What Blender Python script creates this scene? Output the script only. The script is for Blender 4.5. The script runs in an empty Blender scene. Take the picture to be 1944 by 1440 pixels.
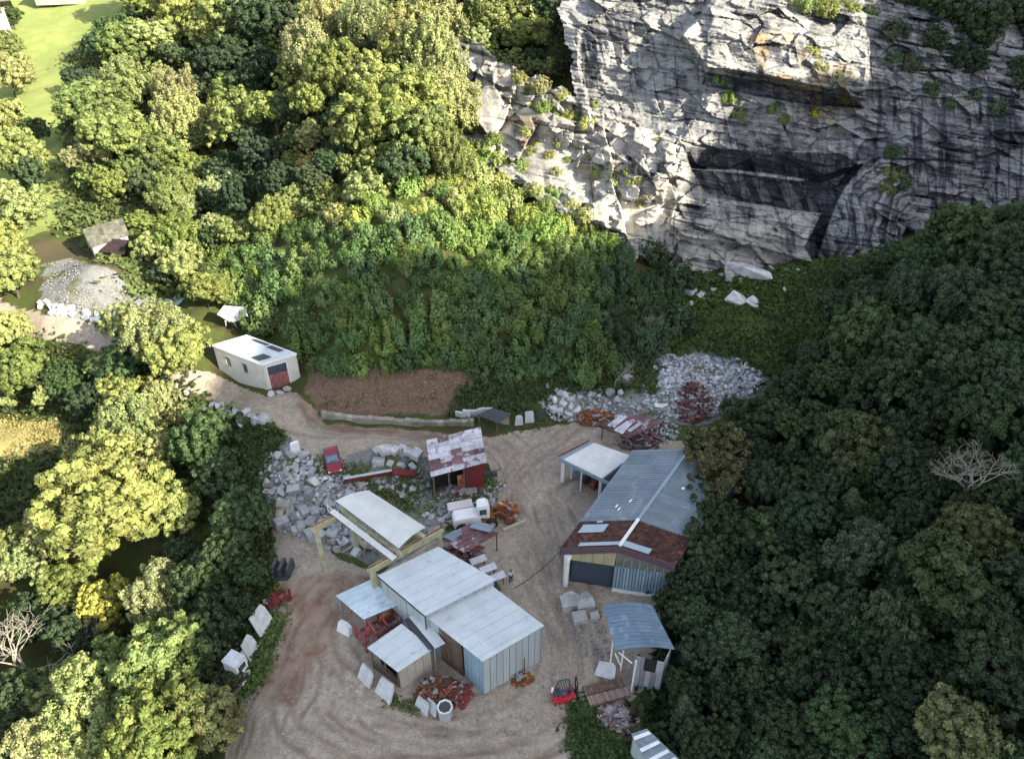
import bpy, bmesh, math, random
import numpy as np
from mathutils import Vector, Matrix
# ---------------------------------------------------------------- camera, sky, sun, exposure
SC = bpy.context.scene
COL = SC.collection
CAMH, PITCH, FPX, CX, CY = 63.0, math.radians(38), 1526.0, 972.0, 720.0
cd = bpy.data.cameras.new('camera'); cam = bpy.data.objects.new('camera', cd); COL.objects.link(cam)
cam.location = (0, 0, CAMH); cam.rotation_euler = (math.pi/2-PITCH, 0, 0)
cd.sensor_fit = 'HORIZONTAL'; cd.sensor_width = 36; cd.lens = 36*FPX/1944
cd.clip_start = .5; cd.clip_end = 4000
SC.camera = cam
SUN_EL = math.radians(31); SUN_AZ = math.atan2(.85, -.53)     # clockwise from +Y
SH = Vector((.85, -.53)).normalized()
SDIR = Vector((SH.x*math.cos(SUN_EL), SH.y*math.cos(SUN_EL), math.sin(SUN_EL)))
w = bpy.data.worlds.new('World'); SC.world = w; w.use_nodes = True
nt = w.node_tree; sky = nt.nodes.new('ShaderNodeTexSky'); sky.sky_type = 'NISHITA'; sky.sun_disc = False
sky.sun_elevation = SUN_EL; sky.sun_rotation = SUN_AZ; sky.altitude = 400; sky.dust_density = 2.0; sky.air_density = 1.0; sky.ozone_density = .6
bg = nt.nodes['Background']; bg.inputs[1].default_value = .14
hs = nt.nodes.new('ShaderNodeHueSaturation'); hs.inputs['Saturation'].default_value = .55; nt.links.new(sky.outputs[0], hs.inputs['Color']); nt.links.new(hs.outputs[0], bg.inputs[0])
sl = bpy.data.lights.new('sun', 'SUN'); sl.energy = 5.0; sl.angle = math.radians(.5); sl.color = (1, .91, .70)
so = bpy.data.objects.new('sun', sl); COL.objects.link(so); so.rotation_euler = (-SDIR).to_track_quat('-Z', 'Y').to_euler()
so.location = (60, -40, 150)
SC.view_settings.view_transform = 'Standard'; SC.view_settings.look = 'None'; SC.view_settings.gamma = 1
SC.view_settings.exposure = 1.75
SC.cycles.max_bounces = 6; SC.cycles.diffuse_bounces = 3; SC.cycles.transparent_max_bounces = 8
rng = np.random.default_rng(7); random.seed(7)

# ---------------------------------------------------------------- pixel <-> world
cp, sp = math.cos(PITCH), math.sin(PITCH)
def W(px, py, z):
    x = (px-CX)/FPX; y = (py-CY)/FPX
    t = (z-CAMH)/(-sp-y*cp)
    return Vector((x*t, (cp-y*sp)*t, z))
def WY(px, py, Y):
    x = (px-CX)/FPX; y = (py-CY)/FPX
    t = Y/(cp-y*sp)
    return x*t, Y, CAMH+(-sp-y*cp)*t
def PX(x, y, z):
    d = y*cp+(CAMH-z)*sp; v = (CAMH-z)*cp-y*sp
    return CX+x/d*FPX, CY+v/d*FPX
def dist(x, y, z): return y*cp+(CAMH-z)*sp

# ---------------------------------------------------------------- numpy noise
def _h(ix, iy, s):
    n = (ix*374761393+iy*668265263+s*1442695041) & 0xffffffff
    n = ((n ^ (n >> 13))*1274126177) & 0xffffffff
    return ((n ^ (n >> 16)) & 0xffff)/65535.
def vnoise(x, y, s=0):
    x = np.asarray(x, float); y = np.asarray(y, float)
    ix = np.floor(x).astype(np.int64); iy = np.floor(y).astype(np.int64); fx = x-ix; fy = y-iy
    fx = fx*fx*(3-2*fx); fy = fy*fy*(3-2*fy)
    a = _h(ix, iy, s); b = _h(ix+1, iy, s); c = _h(ix, iy+1, s); d = _h(ix+1, iy+1, s)
    return (a*(1-fx)+b*fx)*(1-fy)+(c*(1-fx)+d*fx)*fy
def fbm(x, y, o=4, s=0):
    r = 0; a = .5
    for k in range(o): r = r+a*vnoise(x*2**k, y*2**k, s+k*17); a *= .5
    return r
def inpoly(x, y, P):
    r = np.zeros(np.shape(x), bool); n = len(P); j = n-1
    for i in range(n):
        xi, yi = P[i]; xj, yj = P[j]
        if yi != yj:
            r ^= ((yi > y) != (yj > y)) & (x < (xj-xi)*(y-yi)/(yj-yi)+xi)
        j = i
    return r
def mask(px, py, P, jit=8, s=0, freq=.05):
    r = 0
    for k in range(4):
        dx = (fbm(px*freq, py*freq, 3, s+k*31)-.47)*jit*3; dy = (fbm(px*freq, py*freq, 3, s+91+k*31)-.47)*jit*2
        r = r+inpoly(px+dx, py+dy, P)*.25
    return r

# ---------------------------------------------------------------- terrain heights
cp3 = []
def tp(*L):
    for px, py, z in L: v = W(px, py, z); cp3.append((v.x, v.y, z))
tp((600,1250,0),(1000,1400,0),(950,1000,0),(1100,950,0),(800,1200,0),(1000,860,.4),(500,1430,-.3),(1060,1200,0),(1200,1050,0),(1290,1000,0),(1230,1250,0),(870,900,.4),
   (560,1050,0),(700,1000,0),(1180,1400,-.3),(520,1180,-.3),
   (640,880,1.1),(600,840,1.1),(480,785,1.2),(700,820,1.0),(850,825,.7),(300,700,1.2),(100,622,1.2),(0,580,1.2),(1150,800,.6),(1300,740,2),(1400,700,3),(1200,690,3),
   (1400,600,4.5),(1300,570,5),(1500,560,5.5),(1400,520,5.7),(1560,600,6.5),(1500,680,4),
   (420,830,-2.),(350,900,-4.5),(350,1000,-5),(430,1000,-3),(400,1150,-4),(450,1150,-2.2),(420,1300,-3),(380,1440,-3),(200,900,-7),(200,1200,-9),(50,830,-6),(50,1000,-8),(100,1400,-10),(0,700,-4),(200,760,-3),(100,700,-3),(290,740,-1.5),
   (100,540,1.8),(230,480,2.5),(30,420,2.5),(100,250,4),(150,80,8),(60,20,11),(0,200,5),(350,560,2),(430,620,1.6),(520,640,1.6),(200,400,3),
   (640,692,4.6),(760,697,4.8),(870,702,4.4),(970,705,3.6),(1080,710,2.8),(590,700,2.5),
   (450,480,5),(600,550,8),(760,550,9.5),(900,550,9.5),(1050,560,8),(1180,600,6),(1250,640,4.5),(760,450,13),(600,430,10),(900,430,12.5),(1050,450,9.5),(1180,480,7.5),
   (450,380,5),(350,450,3),(300,300,4.5),(450,280,7),(600,300,12),(800,300,15.5),(250,150,8),(400,150,11),(600,150,17),(800,150,20),(300,20,15),(500,20,19),(700,20,24),(900,20,28))
for px in (620, 700, 780, 860): tp((px, 783, .9))
tp((940,790,.8),(1010,785,.8))
cp3 += [(20,40,1),(30,40,5),(40,40,10),(55,40,18),(75,40,28),(22,58,1.2),(32,60,6),(45,60,13),(60,60,20),(80,60,30),(30,80,6),(40,80,9),(55,80,14),(75,80,22),(45,95,9),(60,100,13),(80,105,18),
        (18,25,0),(30,25,5),(45,20,14),(60,10,24),(100,60,42),(105,105,28),(15,0,2),(0,0,0),(-30,0,-8),(-5,22,0),(-60,30,-12),(-90,80,-4),(-120,140,4),(-150,200,10),(-150,40,-10),
        (60,-40,30),(0,-40,5),(-60,-40,-8),(-60,280,30),(40,260,70),(120,240,70),(-160,300,22),(120,150,48)]
# cliff base depth: pixel -> world Y  (also used to keep the ground behind the rock)
CLC = [(860,120,139),(930,130,134),(880,220,128),(960,240,125),(1020,330,112.5),(1120,400,106),(1180,440,102),(1250,460,99.5),(1250,380,104),(1290,290,109),(1200,300,111.5),(1120,260,117.5),
       (1130,150,125),(1120,60,131),(1180,-20,137),(1200,200,121),(1260,120,124.5),(1290,60,127),
       (1350,20,128),(1350,120,121.5),(1480,100,122),(1600,120,122),(1640,40,129),(1480,10,131),(1350,220,116),(1480,230,114.5),(1600,230,115),(1640,180,119),
       (1310,340,110),(1420,350,109.5),(1540,340,111),(1310,430,103),(1420,440,102.5),(1530,440,103.5),(1300,520,97.5),(1420,510,98),(1540,520,99.5),
       (1600,400,101),(1600,520,94),(1680,350,104),(1700,450,98),(1640,310,107),(1760,250,112),(1860,250,113),(1960,250,115),(1760,380,105),(1900,380,106),(2040,380,107),
       (1760,120,121),(1900,120,123),(2040,120,125),(1780,0,134),(2040,0,138),(1700,540,90),(2040,480,98),(1900,480,97)]
def rbf(P, V, c, reg):
    P = np.array(P, float); V = np.array(V, float)
    D = np.sqrt(((P[:, None]-P[None])**2).sum(-1)+c*c)+np.eye(len(P))*reg
    A = np.zeros((len(P)+3,)*2); n = len(P); A[:n, :n] = D; A[:n, n] = 1; A[:n, n+1:] = P; A[n, :n] = 1; A[n+1:, :n] = P.T
    co = np.linalg.solve(A, np.concatenate([V, [0, 0, 0]]))
    def f(x, y):
        x = np.asarray(x, float); y = np.asarray(y, float); sh = x.shape; x = x.ravel(); y = y.ravel(); out = np.empty(len(x))
        for k in range(0, len(x), 20000):
            a = x[k:k+20000]; b = y[k:k+20000]
            d = np.sqrt((a[:, None]-P[:, 0])**2+(b[:, None]-P[:, 1])**2+c*c)
            out[k:k+20000] = d@co[:n]+co[n]+co[n+1]*a+co[n+2]*b
        return out.reshape(sh)
    return f
for px, py, Y in CLC:
    x, y, z = WY(px, py, Y)
    cp3.append((x, y+17, z-4))
_q = np.array(cp3); TH = rbf(_q[:, :2], _q[:, 2], 4.0, -.02)
BUMP = []      # heaps: x, y, height, rx, ry, angle
def heap(px, py, z, h, rx, ry, a=0): v = W(px, py, z); BUMP.append((v.x, v.y, h, rx, ry, math.radians(a)))
heap(570, 930, .4, 1.5, 4.2, 4.6); heap(680, 925, .4, .8, 3.5, 1.5, 25); heap(190, 535, 2, 2.2, 7, 4.5, -30); heap(1340, 725, 3, 1.8, 7.5, 4, 10); heap(1230, 770, 1, 1.0, 5, 2, 0)
heap(680, 1010, 0, 1.2, 2.6, 1.6); heap(755, 870, .8, 1.0, 3, 1.3); heap(1070, 775, .8, 1.3, 2, 1.5); heap(1318, 770, 2, 1.4, 1.8, 1.6); heap(440, 783, .8, .5, 5, 1.0, -35)
heap(840, 1305, 0, .5, 2, 1.4)
def Hf(x, y):
    z = TH(x, y)
    for bx, by, h, rx, ry, a in BUMP:
        dx = np.asarray(x)-bx; dy = np.asarray(y)-by; u = dx*math.cos(a)+dy*math.sin(a); v = -dx*math.sin(a)+dy*math.cos(a)
        z = z+h*np.exp(-((u/rx)**2+(v/ry)**2)**1.3)
    return z
# cached lookup for placing
GX = np.arange(-200, 140.5, 1.); GY = np.arange(0, 300.5, 1.)
gxx, gyy = np.meshgrid(GX, GY); GZ = Hf(gxx, gyy)
def H(x, y):
    i = min(max((x+200), 0), len(GX)-2); j = min(max(y, 0), len(GY)-2); a = int(i); b = int(j); u = i-a; v = j-b
    return float((GZ[b, a]*(1-u)+GZ[b, a+1]*u)*(1-v)+(GZ[b+1, a]*(1-u)+GZ[b+1, a+1]*u)*v)
def G(px, py, hc=0):
    """point on the ground (plus hc) seen at a pixel of the photograph"""
    prev = None
    t = 20.
    x = (px-CX)/FPX; y = (py-CY)/FPX
    dx, dy, dz = x, cp-y*sp, -sp-y*cp
    while t < 420:
        X, Y, Z = dx*t, dy*t, CAMH+dz*t
        d = Z-H(X, Y)-hc
        if d < 0:
            lo, hi = t-1.5, t
            for _ in range(10):
                m = (lo+hi)/2
                if CAMH+dz*m-H(dx*m, dy*m)-hc < 0: hi = m
                else: lo = m
            t = hi; break
        t += 1.5
    return Vector((dx*t, dy*t, H(dx*t, dy*t)))

# ---------------------------------------------------------------- materials
def nodes(name):
    m = bpy.data.materials.new(name); m.use_nodes = True; t = m.node_tree; b = t.nodes['Principled BSDF']; return m, t, b
def N(t, kind, **k):
    n = t.nodes.new(kind)
    for a, v in k.items():
        if a.startswith('i_'):
            key = a[2:]; key = int(key) if key.isdigit() else key.replace('_', ' ')
            n.inputs[key].default_value = v
        else: setattr(n, a, v)
    return n
def c4(c): return (c[0], c[1], c[2], 1)
def mixc(t, f, a, b, mode='MIX'):
    n = t.nodes.new('ShaderNodeMix'); n.data_type = 'RGBA'; n.blend_type = mode; n.clamp_factor = True
    for s, v in ((n.inputs[0], f), (n.inputs[6], a), (n.inputs[7], b)):
        if isinstance(v, (int, float)): s.default_value = v
        elif isinstance(v, tuple): s.default_value = c4(v)
        else: t.links.new(v, s)
    return n.outputs[2]
def ramp(t, f, lo, hi):
    n = t.nodes.new('ShaderNodeMapRange'); n.inputs[1].default_value = lo; n.inputs[2].default_value = hi; t.links.new(f, n.inputs[0]); return n.outputs[0]
def noise(t, scale, detail=4, vec=None, rough=.6, stretch=None):
    n = N(t, 'ShaderNodeTexNoise'); n.inputs['Scale'].default_value = scale; n.inputs['Detail'].default_value = detail; n.inputs['Roughness'].default_value = rough
    if vec is None: vec = N(t, 'ShaderNodeNewGeometry').outputs['Position']
    if stretch:
        mp = N(t, 'ShaderNodeMapping'); mp.inputs['Scale'].default_value = stretch; t.links.new(vec, mp.inputs[0]); vec = mp.outputs[0]
    t.links.new(vec, n.inputs['Vector']); return n.outputs[0]
def attr(t, n_): a = N(t, 'ShaderNodeAttribute'); a.attribute_name = n_; return a
def bump(t, b, h, s=.4, d=.05):
    n = N(t, 'ShaderNodeBump'); n.inputs['Strength'].default_value = s; n.inputs['Distance'].default_value = d; t.links.new(h, n.inputs['Height']); t.links.new(n.outputs[0], b.inputs['Normal'])
MATS = {}
def mat(name, c, c2=None, scale=1.5, rough=.85, rnd=.25, metal=0., bmp=.2, c3=None, lo3=.6, s3=.7, obj=False, stretch=None, spec=.3):
    if name in MATS: return MATS[name]
    m, t, b = nodes(name); c2 = c2 or tuple(x*.7 for x in c)
    f = ramp(t, noise(t, scale, 5, stretch=stretch), .35, .68)
    col = mixc(t, f, c, c2)
    if c3: col = mixc(t, ramp(t, noise(t, s3, 5, rough=.7), lo3, lo3+.07), col, c3)
    if rnd:
        a = attr(t, 'rnd').outputs['Fac']; mr = t.nodes.new('ShaderNodeMapRange'); mr.inputs[3].default_value = 1-rnd; mr.inputs[4].default_value = 1+rnd
        t.links.new(a, mr.inputs[0])
        hv = N(t, 'ShaderNodeHueSaturation'); t.links.new(col, hv.inputs['Color']); t.links.new(mr.outputs[0], hv.inputs['Value']); col = hv.outputs[0]
    if obj: col = mixc(t, 1., col, N(t, 'ShaderNodeObjectInfo').outputs['Color'], 'MULTIPLY')
    t.links.new(col, b.inputs['Base Color']); b.inputs['Roughness'].default_value = rough; b.inputs['Metallic'].default_value = metal
    b.inputs['Specular IOR Level'].default_value = spec
    if bmp: bump(t, b, noise(t, scale*6, 3), bmp, .04)
    MATS[name] = m; return m
def leaf_mat():
    m, t, b = nodes('foliage'); oc = N(t, 'ShaderNodeObjectInfo').outputs['Color']
    a = attr(t, 'rnd').outputs['Fac']; h = attr(t, 'hue').outputs['Fac']
    hv = N(t, 'ShaderNodeHueSaturation'); t.links.new(oc, hv.inputs['Color'])
    mr = t.nodes.new('ShaderNodeMapRange'); mr.inputs[3].default_value = .55; mr.inputs[4].default_value = 1.5; t.links.new(a, mr.inputs[0]); t.links.new(mr.outputs[0], hv.inputs['Value'])
    mh = t.nodes.new('ShaderNodeMapRange'); mh.inputs[3].default_value = .475; mh.inputs[4].default_value = .52; t.links.new(h, mh.inputs[0]); t.links.new(mh.outputs[0], hv.inputs['Hue'])
    col = hv.outputs[0]
    t.links.new(col, b.inputs['Base Color']); b.inputs['Roughness'].default_value = .6; b.inputs['Specular IOR Level'].default_value = .25
    tr = N(t, 'ShaderNodeBsdfTranslucent'); tc = mixc(t, 1., col, (1.0, 1.0, .45), 'MULTIPLY'); t.links.new(tc, tr.inputs[0])
    mx = N(t, 'ShaderNodeMixShader'); mx.inputs[0].default_value = .3
    t.links.new(b.outputs[0], mx.inputs[1]); t.links.new(tr.outputs[0], mx.inputs[2]); t.links.new(mx.outputs[0], t.nodes['Material Output'].inputs[0])
    return m
LEAF = leaf_mat()
BARK = mat('bark', (.10, .08, .06), (.05, .04, .03), 4, rnd=0)
PALEWOOD = mat('pale_dead_wood', (.27, .25, .21), (.17, .155, .13), 4, rnd=0, obj=False)
ROCK = mat('quarry_stone', (.42, .42, .42), (.24, .24, .245), 1.1, rnd=.35, bmp=.5, c3=(.30, .26, .19), lo3=.6, obj=True)
WHITE_ROOF = mat('white_sheet_metal', (.50, .545, .565), (.43, .47, .495), .7, rough=.5, rnd=.09, bmp=.08, c3=(.33, .34, .33), lo3=.61, s3=1.3)
PALE_WALL = mat('pale_wall', (.36, .40, .42), (.31, .345, .36), 1.5, rnd=.08, stretch=(1, 1, .15), c3=(.26, .27, .27), lo3=.68)
CREAM_WALL = mat('cream_render', (.55, .54, .49), (.46, .45, .40), 1.2, rnd=.05)
BLUE_ROOF = mat('blue_grey_sheet_metal', (.185, .23, .265), (.145, .185, .22), .6, rough=.45, rnd=.16, bmp=.05, c3=(.25, .285, .31), lo3=.58)
BLUE_SHEET = mat('blue_corrugated_sheet', (.22, .31, .38), (.17, .25, .31), 1.5, rough=.5, rnd=.18)
TILE = mat('red_clay_tile', (.075, .032, .025), (.04, .02, .016), 2.5, rnd=.45, c3=(.13, .05, .03), lo3=.6)
RUST = mat('rust', (.20, .06, .035), (.10, .035, .025), 3, rnd=.4, c3=(.30, .13, .06), lo3=.55)
ORANGE = mat('orange_rust', (.26, .11, .035), (.11, .045, .02), 4, rnd=.4)
PATCH = mat('patched_corrugated_sheet', (.47, .48, .52), (.33, .31, .35), 2.0, rough=.6, rnd=.2, c3=(.17, .10, .11), lo3=.56, s3=1.1, stretch=(1, 1, 1))
PATCH_R = mat('rust_stained_sheet', (.17, .085, .09), (.10, .055, .06), 2, rough=.7, rnd=.3, c3=(.36, .34, .37), lo3=.55)
REDWALL = mat('red_painted_wall', (.15, .025, .028), (.09, .02, .02), 2, rnd=.15)
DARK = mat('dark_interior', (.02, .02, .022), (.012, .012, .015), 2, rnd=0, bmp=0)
TIMBER = mat('timber', (.17, .12, .09), (.09, .065, .05), 3, rnd=.3)
DARKWOOD = mat('dark_brown_boards', (.035, .02, .022), (.02, .013, .015), 3, rnd=.2)
YELLOW = mat('crane_cream_paint', (.40, .40, .28), (.30, .29, .18), 2, rnd=.1, c3=(.20, .16, .08), lo3=.62)
WHITE = mat('white_paint', (.70, .71, .72), (.6, .6, .6), 2, rough=.5, rnd=.05)
REDPAINT = mat('red_paint', (.50, .025, .03), (.38, .02, .03), 2, rough=.35, rnd=.05, spec=.5, bmp=0)
CARRED = mat('dark_red_car_paint', (.22, .012, .028), (.17, .01, .02), 2, rough=.25, rnd=.05, spec=.6, bmp=0)
GLASS = mat('dark_glass', (.05, .07, .10), (.03, .05, .08), 2, rough=.15, rnd=0, bmp=0, spec=.6)
RUBBER = mat('black_rubber', (.02, .02, .02), (.03, .03, .03), 4, rnd=0)
STEEL = mat('grey_steel', (.28, .29, .30), (.18, .18, .19), 3, rough=.5, rnd=.1)
GREYDARK = mat('dark_grey_paint', (.06, .065, .07), (.04, .045, .05), 3, rough=.6, rnd=.1)
STONEWALL = mat('rough_masonry', (.36, .35, .31), (.22, .21, .18), 2.2, rnd=.3, bmp=.5, c3=(.14, .16, .08), lo3=.62)
ROOFSTONE = mat('stone_slab_roof', (.11, .105, .09), (.06, .065, .045), 2.5, rnd=.4)
PURPLE = mat('faded_purple_fascia', (.105, .065, .085), (.08, .05, .065), 2, rnd=.1)
CREAMPANEL = mat('cream_board', (.38, .34, .20), (.30, .27, .17), 2, rnd=.1)
SKIN = mat('skin', (.45, .27, .19), None, 3, rnd=0)
SHIRT = mat('white_cloth', (.72, .72, .72), None, 3, rnd=0)
TROUSER = mat('dark_blue_cloth', (.03, .035, .05), None, 3, rnd=0)
SLAB = mat('pale_stone_slab', (.50, .51, .52), (.36, .37, .38), 1.5, rnd=.15, c3=(.24, .24, .25), lo3=.62)

# ---------------------------------------------------------------- mesh builder and tagging
class MB:
    def __init__(s): s.v = []; s.f = []; s.r = []; s.m = []
    def face(s, pts, r=.5, m=0):
        n = len(s.v); s.v += [tuple(p) for p in pts]; s.f.append(tuple(range(n, n+len(pts)))); s.r.append(r); s.m.append(m)
    def hexa(s, p, r=.5, m=0):      # p: 4 bottom, 4 top
        n = len(s.v); s.v += [tuple(q) for q in p]
        for f in ((3,2,1,0),(4,5,6,7),(0,1,5,4),(1,2,6,5),(2,3,7,6),(3,0,4,7)): s.f.append(tuple(n+i for i in f)); s.r.append(r); s.m.append(m)
    def box(s, c, d, rz=0, r=.5, m=0, tilt=None):
        M = Matrix.Rotation(rz, 3, 'Z')
        if tilt is not None: M = M@tilt
        c = Vector(c); hx, hy, hz = d[0]/2, d[1]/2, d[2]/2
        s.hexa([c+M@Vector((x, y, z)) for z in (-hz, hz) for x, y in ((-hx,-hy),(hx,-hy),(hx,hy),(-hx,hy))], r, m)
    def slab(s, q, th, r=.5, m=0):   # quad of four 3D points, thickness downwards
        q = [Vector(p) for p in q]; s.hexa([p-Vector((0, 0, th)) for p in q]+q, r, m)
    def beam(s, a, b, wd, ht, r=.5, m=0):
        a = Vector(a); b = Vector(b); d = (b-a).normalized(); up = Vector((0, 0, 1)) if abs(d.z) < .95 else Vector((0, 1, 0))
        x = d.cross(up).normalized()*wd/2; u = x.cross(d).normalized()*ht/2
        s.hexa([a-x-u, a+x-u, b+x-u, b-x-u, a-x+u, a+x+u, b+x+u, b-x+u], r, m)
    def tube(s, a, b, r0, r1=None, n=8, r=.5, m=0, cap=True):
        r1 = r0 if r1 is None else r1; a = Vector(a); b = Vector(b); d = (b-a).normalized(); q = d.to_track_quat('Z', 'Y').to_matrix(); k = len(s.v)
        for c, rr in ((a, r0), (b, r1)):
            for i in range(n): s.v.append(tuple(c+q@Vector((math.cos(2*math.pi*i/n)*rr, math.sin(2*math.pi*i/n)*rr, 0))))
        for i in range(n): j = (i+1) % n; s.f.append((k+i, k+j, k+n+j, k+n+i)); s.r.append(r); s.m.append(m)
        if cap: s.f.append(tuple(k+n+i for i in range(n))); s.r.append(r); s.m.append(m); s.f.append(tuple(k+n-1-i for i in range(n))); s.r.append(r); s.m.append(m)
    def build(s, name, mats, parent=None, loc=None, smooth=False):
        if not isinstance(mats, (list, tuple)): mats = [mats]
        me = bpy.data.meshes.new(name)
        off = Vector(loc) if loc is not None else (parent_world(parent) if parent else Vector((0, 0, 0)))
        V = np.array(s.v, float)-np.array(off)
        me.from_pydata(V.tolist(), [], s.f)
        for m in mats: me.materials.append(m)
        me.polygons.foreach_set('material_index', s.m)
        if smooth: me.polygons.foreach_set('use_smooth', [True]*len(s.f))
        at = me.attributes.new('rnd', 'FLOAT', 'FACE'); at.data.foreach_set('value', s.r); me.update()
        o = bpy.data.objects.new(name, me); COL.objects.link(o)
        if parent: o.parent = parent
        elif loc is not None: o.location = loc
        return o
def parent_world(p):
    v = Vector((0, 0, 0))
    while p: v = v+p.location; p = p.parent
    return v
def tag(o, label=None, cat=None, group=None, kind=None):
    if label: o['label'] = label
    if cat: o['category'] = cat
    if group: o['group'] = group
    if kind: o['kind'] = kind
    return o
def root(name, loc, label, cat, group=None):
    o = bpy.data.objects.new(name, None); COL.objects.link(o); o.location = loc; o.empty_display_size = .5
    return tag(o, label, cat, group)
def one(name, mb, mats, label, cat, group=None, loc=None, smooth=False):
    if loc is None: a = np.array(mb.v); loc = (float(a[:, 0].mean()), float(a[:, 1].mean()), float(a[:, 2].min()))
    return tag(mb.build(name, mats, None, loc, smooth), label, cat, group)
LM = {'the grey hall': (1190, 960), 'the white workshop': (870, 1150), 'the blue-roofed shed': (1215, 1190), 'the cream garage': (480, 690), 'the stone cottage': (205, 440),
      'the parked red car': (632, 875), 'the patched-roof red shed': (868, 860), 'the crane canopy': (725, 985), 'the upright white box': (458, 1260), 'the long fallen rock slab': (1380, 478),
      'the grey rubble heap': (1340, 735), 'the dead tree at right': (1870, 800), 'the dark rock overhang': (1440, 330), 'the bright rock rib': (1030, 260),
      'the top left meadow': (120, 150), 'the photo top right corner': (1944, 0), 'the photo bottom right corner': (1944, 1440), 'the photo bottom left corner': (0, 1440), 'the photo top left corner': (0, 0),
      'the reddish earth bank': (750, 740), 'the sunlit road end': (90, 610), 'the red forklift': (1075, 1310), 'the open carport': (1130, 880), 'the two round boulders': (1415, 570),
      'the pale leafless tree at left': (25, 1220), 'the golden grass patch': (60, 835), 'the shaded hillside shrubs': (800, 560), 'the photo top edge middle': (900, 0), 'the photo right edge middle': (1944, 700)}
ORD = ['nearest', 'second nearest', 'third nearest', 'fourth nearest', 'fifth nearest', 'sixth nearest', 'seventh nearest', 'eighth nearest', 'ninth nearest', 'tenth nearest']
def ordw(i): return ORD[i] if i < 10 else f'{i+1}th nearest' if (i+1) % 10 not in (1, 2, 3) or 10 < (i+1) % 100 < 14 else f"{i+1}{ {1:'st',2:'nd',3:'rd'}[(i+1)%10]} nearest"
PENDING = []     # (object, description) that get 'n-th nearest above X' labels once everything stands
def pend(o, desc, px, py): PENDING.append((o, desc, px, py))
def resolve():
    bins = {}
    for o, d, px, py in PENDING:
        k = min(LM, key=lambda n: math.hypot(px-LM[n][0], py-LM[n][1])); dx = px-LM[k][0]; dy = py-LM[k][1]
        q = ('right of' if dx > 0 else 'left of') if abs(dx) > abs(dy) else ('below' if dy > 0 else 'above')
        bins.setdefault((d, k, q), []).append((math.hypot(dx, dy), o))
    for (d, k, q), L in bins.items():
        for i, (_, o) in enumerate(sorted(L, key=lambda t: t[0])): o['label'] = f'{d}, {ordw(i)} {q} {k}'

# ---------------------------------------------------------------- ground
def steps(*segs):
    out = []
    for a, b, d in segs: out += list(np.arange(a, b, d))
    return np.array(out+[segs[-1][1]])
gx = steps((-240,-120,6),(-120,-60,1.5),(-60,-26,.6),(-26,20,.2),(20,60,.6),(60,160,4)); gy = steps((0,26,1.5),(26,90,.2),(90,125,.6),(125,200,1.5),(200,330,5))
TX, TY = np.meshgrid(gx, gy); TZ = Hf(TX, TY)
px, py = PX(TX, TY, TZ); near = (TY > 20)
BARE = [(-60,548),(40,588),(130,598),(200,628),(330,696),(400,708),(500,752),(560,742),(592,772),(620,806),(800,818),(930,832),(1010,812),(1100,800),(1190,828),(1320,840),(1330,1000),(1290,1160),(1270,1260),(1200,1330),(1130,1340),(1092,1360),(1100,1440),(1110,1600),(400,1600),(425,1440),(440,1350),(478,1300),(505,1200),(530,1120),(505,1060),(515,1000),(600,1010),(640,1060),(720,1090),(810,1030),(880,1010),(930,960),(930,900),(930,880),(820,868),(700,850),(660,862),(640,905),(600,875),(560,838),(480,803),(380,748),(300,725),(150,652),(-60,620)]
RUB = [(490,860),(560,830),(720,850),(960,900),(1000,1000),(880,1090),(700,1070),(600,1030),(510,990)]
RUB2 = [(1030,740),(1230,690),(1260,660),(1400,670),(1470,700),(1440,760),(1330,810),(1240,800),(1080,800)]
BANK = [(585,690),(640,694),(760,700),(860,705),(940,700),(990,705),(960,730),(890,752),(870,785),(700,788),(600,780),(578,740)]
REDD = [(520,1110),(600,1085),(720,1090),(660,1150),(640,1190),(600,1260),(560,1340),(480,1330),(520,1230),(540,1160)]
REDC = [(565,735),(600,740),(620,800),(800,805),(940,822),(900,836),(700,826),(600,812),(560,770)]
MEAD = [(-400,-200),(420,-200),(240,0),(150,120),(125,300),(130,420),(0,470),(-400,480)]
GOLD = [(-60,795),(130,800),(125,845),(60,870),(-60,870)]
BRUSHY = [(380,800),(520,810),(560,850),(500,870),(500,960),(430,900)]
bare = mask(px, py, BARE, 7)*near; rub = np.maximum(np.maximum(mask(px, py, RUB, 9, 3), mask(px, py, RUB2, 12, 5)), mask(px, py, [(85,500),(130,488),(200,508),(275,555),(300,580),(320,600),(205,612),(130,600),(75,565)], 8, 6))*near; bank = mask(px, py, BANK, 15, 7)*near
red = np.maximum(mask(px, py, REDD, 16, 9), mask(px, py, REDC, 8, 11))*near; mead = mask(px, py, MEAD, 6, 13)*near; gold = mask(px, py, GOLD, 8, 15)*near
brown = np.maximum(mask(px, py, BRUSHY, 12, 17)*near, mask(px, py, [(60,450),(260,470),(300,560),(60,500)], 8, 19)*near)
def spline(P, n=10):
    P = [P[0]]+P+[P[-1]]; out = []
    for i in range(1, len(P)-2):
        for k in range(n):
            t = k/n; a, b, c, d = (np.array(P[j], float) for j in (i-1, i, i+1, i+2))
            out.append(.5*((2*b)+(-a+c)*t+(2*a-5*b+4*c-d)*t*t+(-a+3*b-3*c+d)*t**3))
    return np.array(out+[np.array(P[-2], float)])
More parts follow.
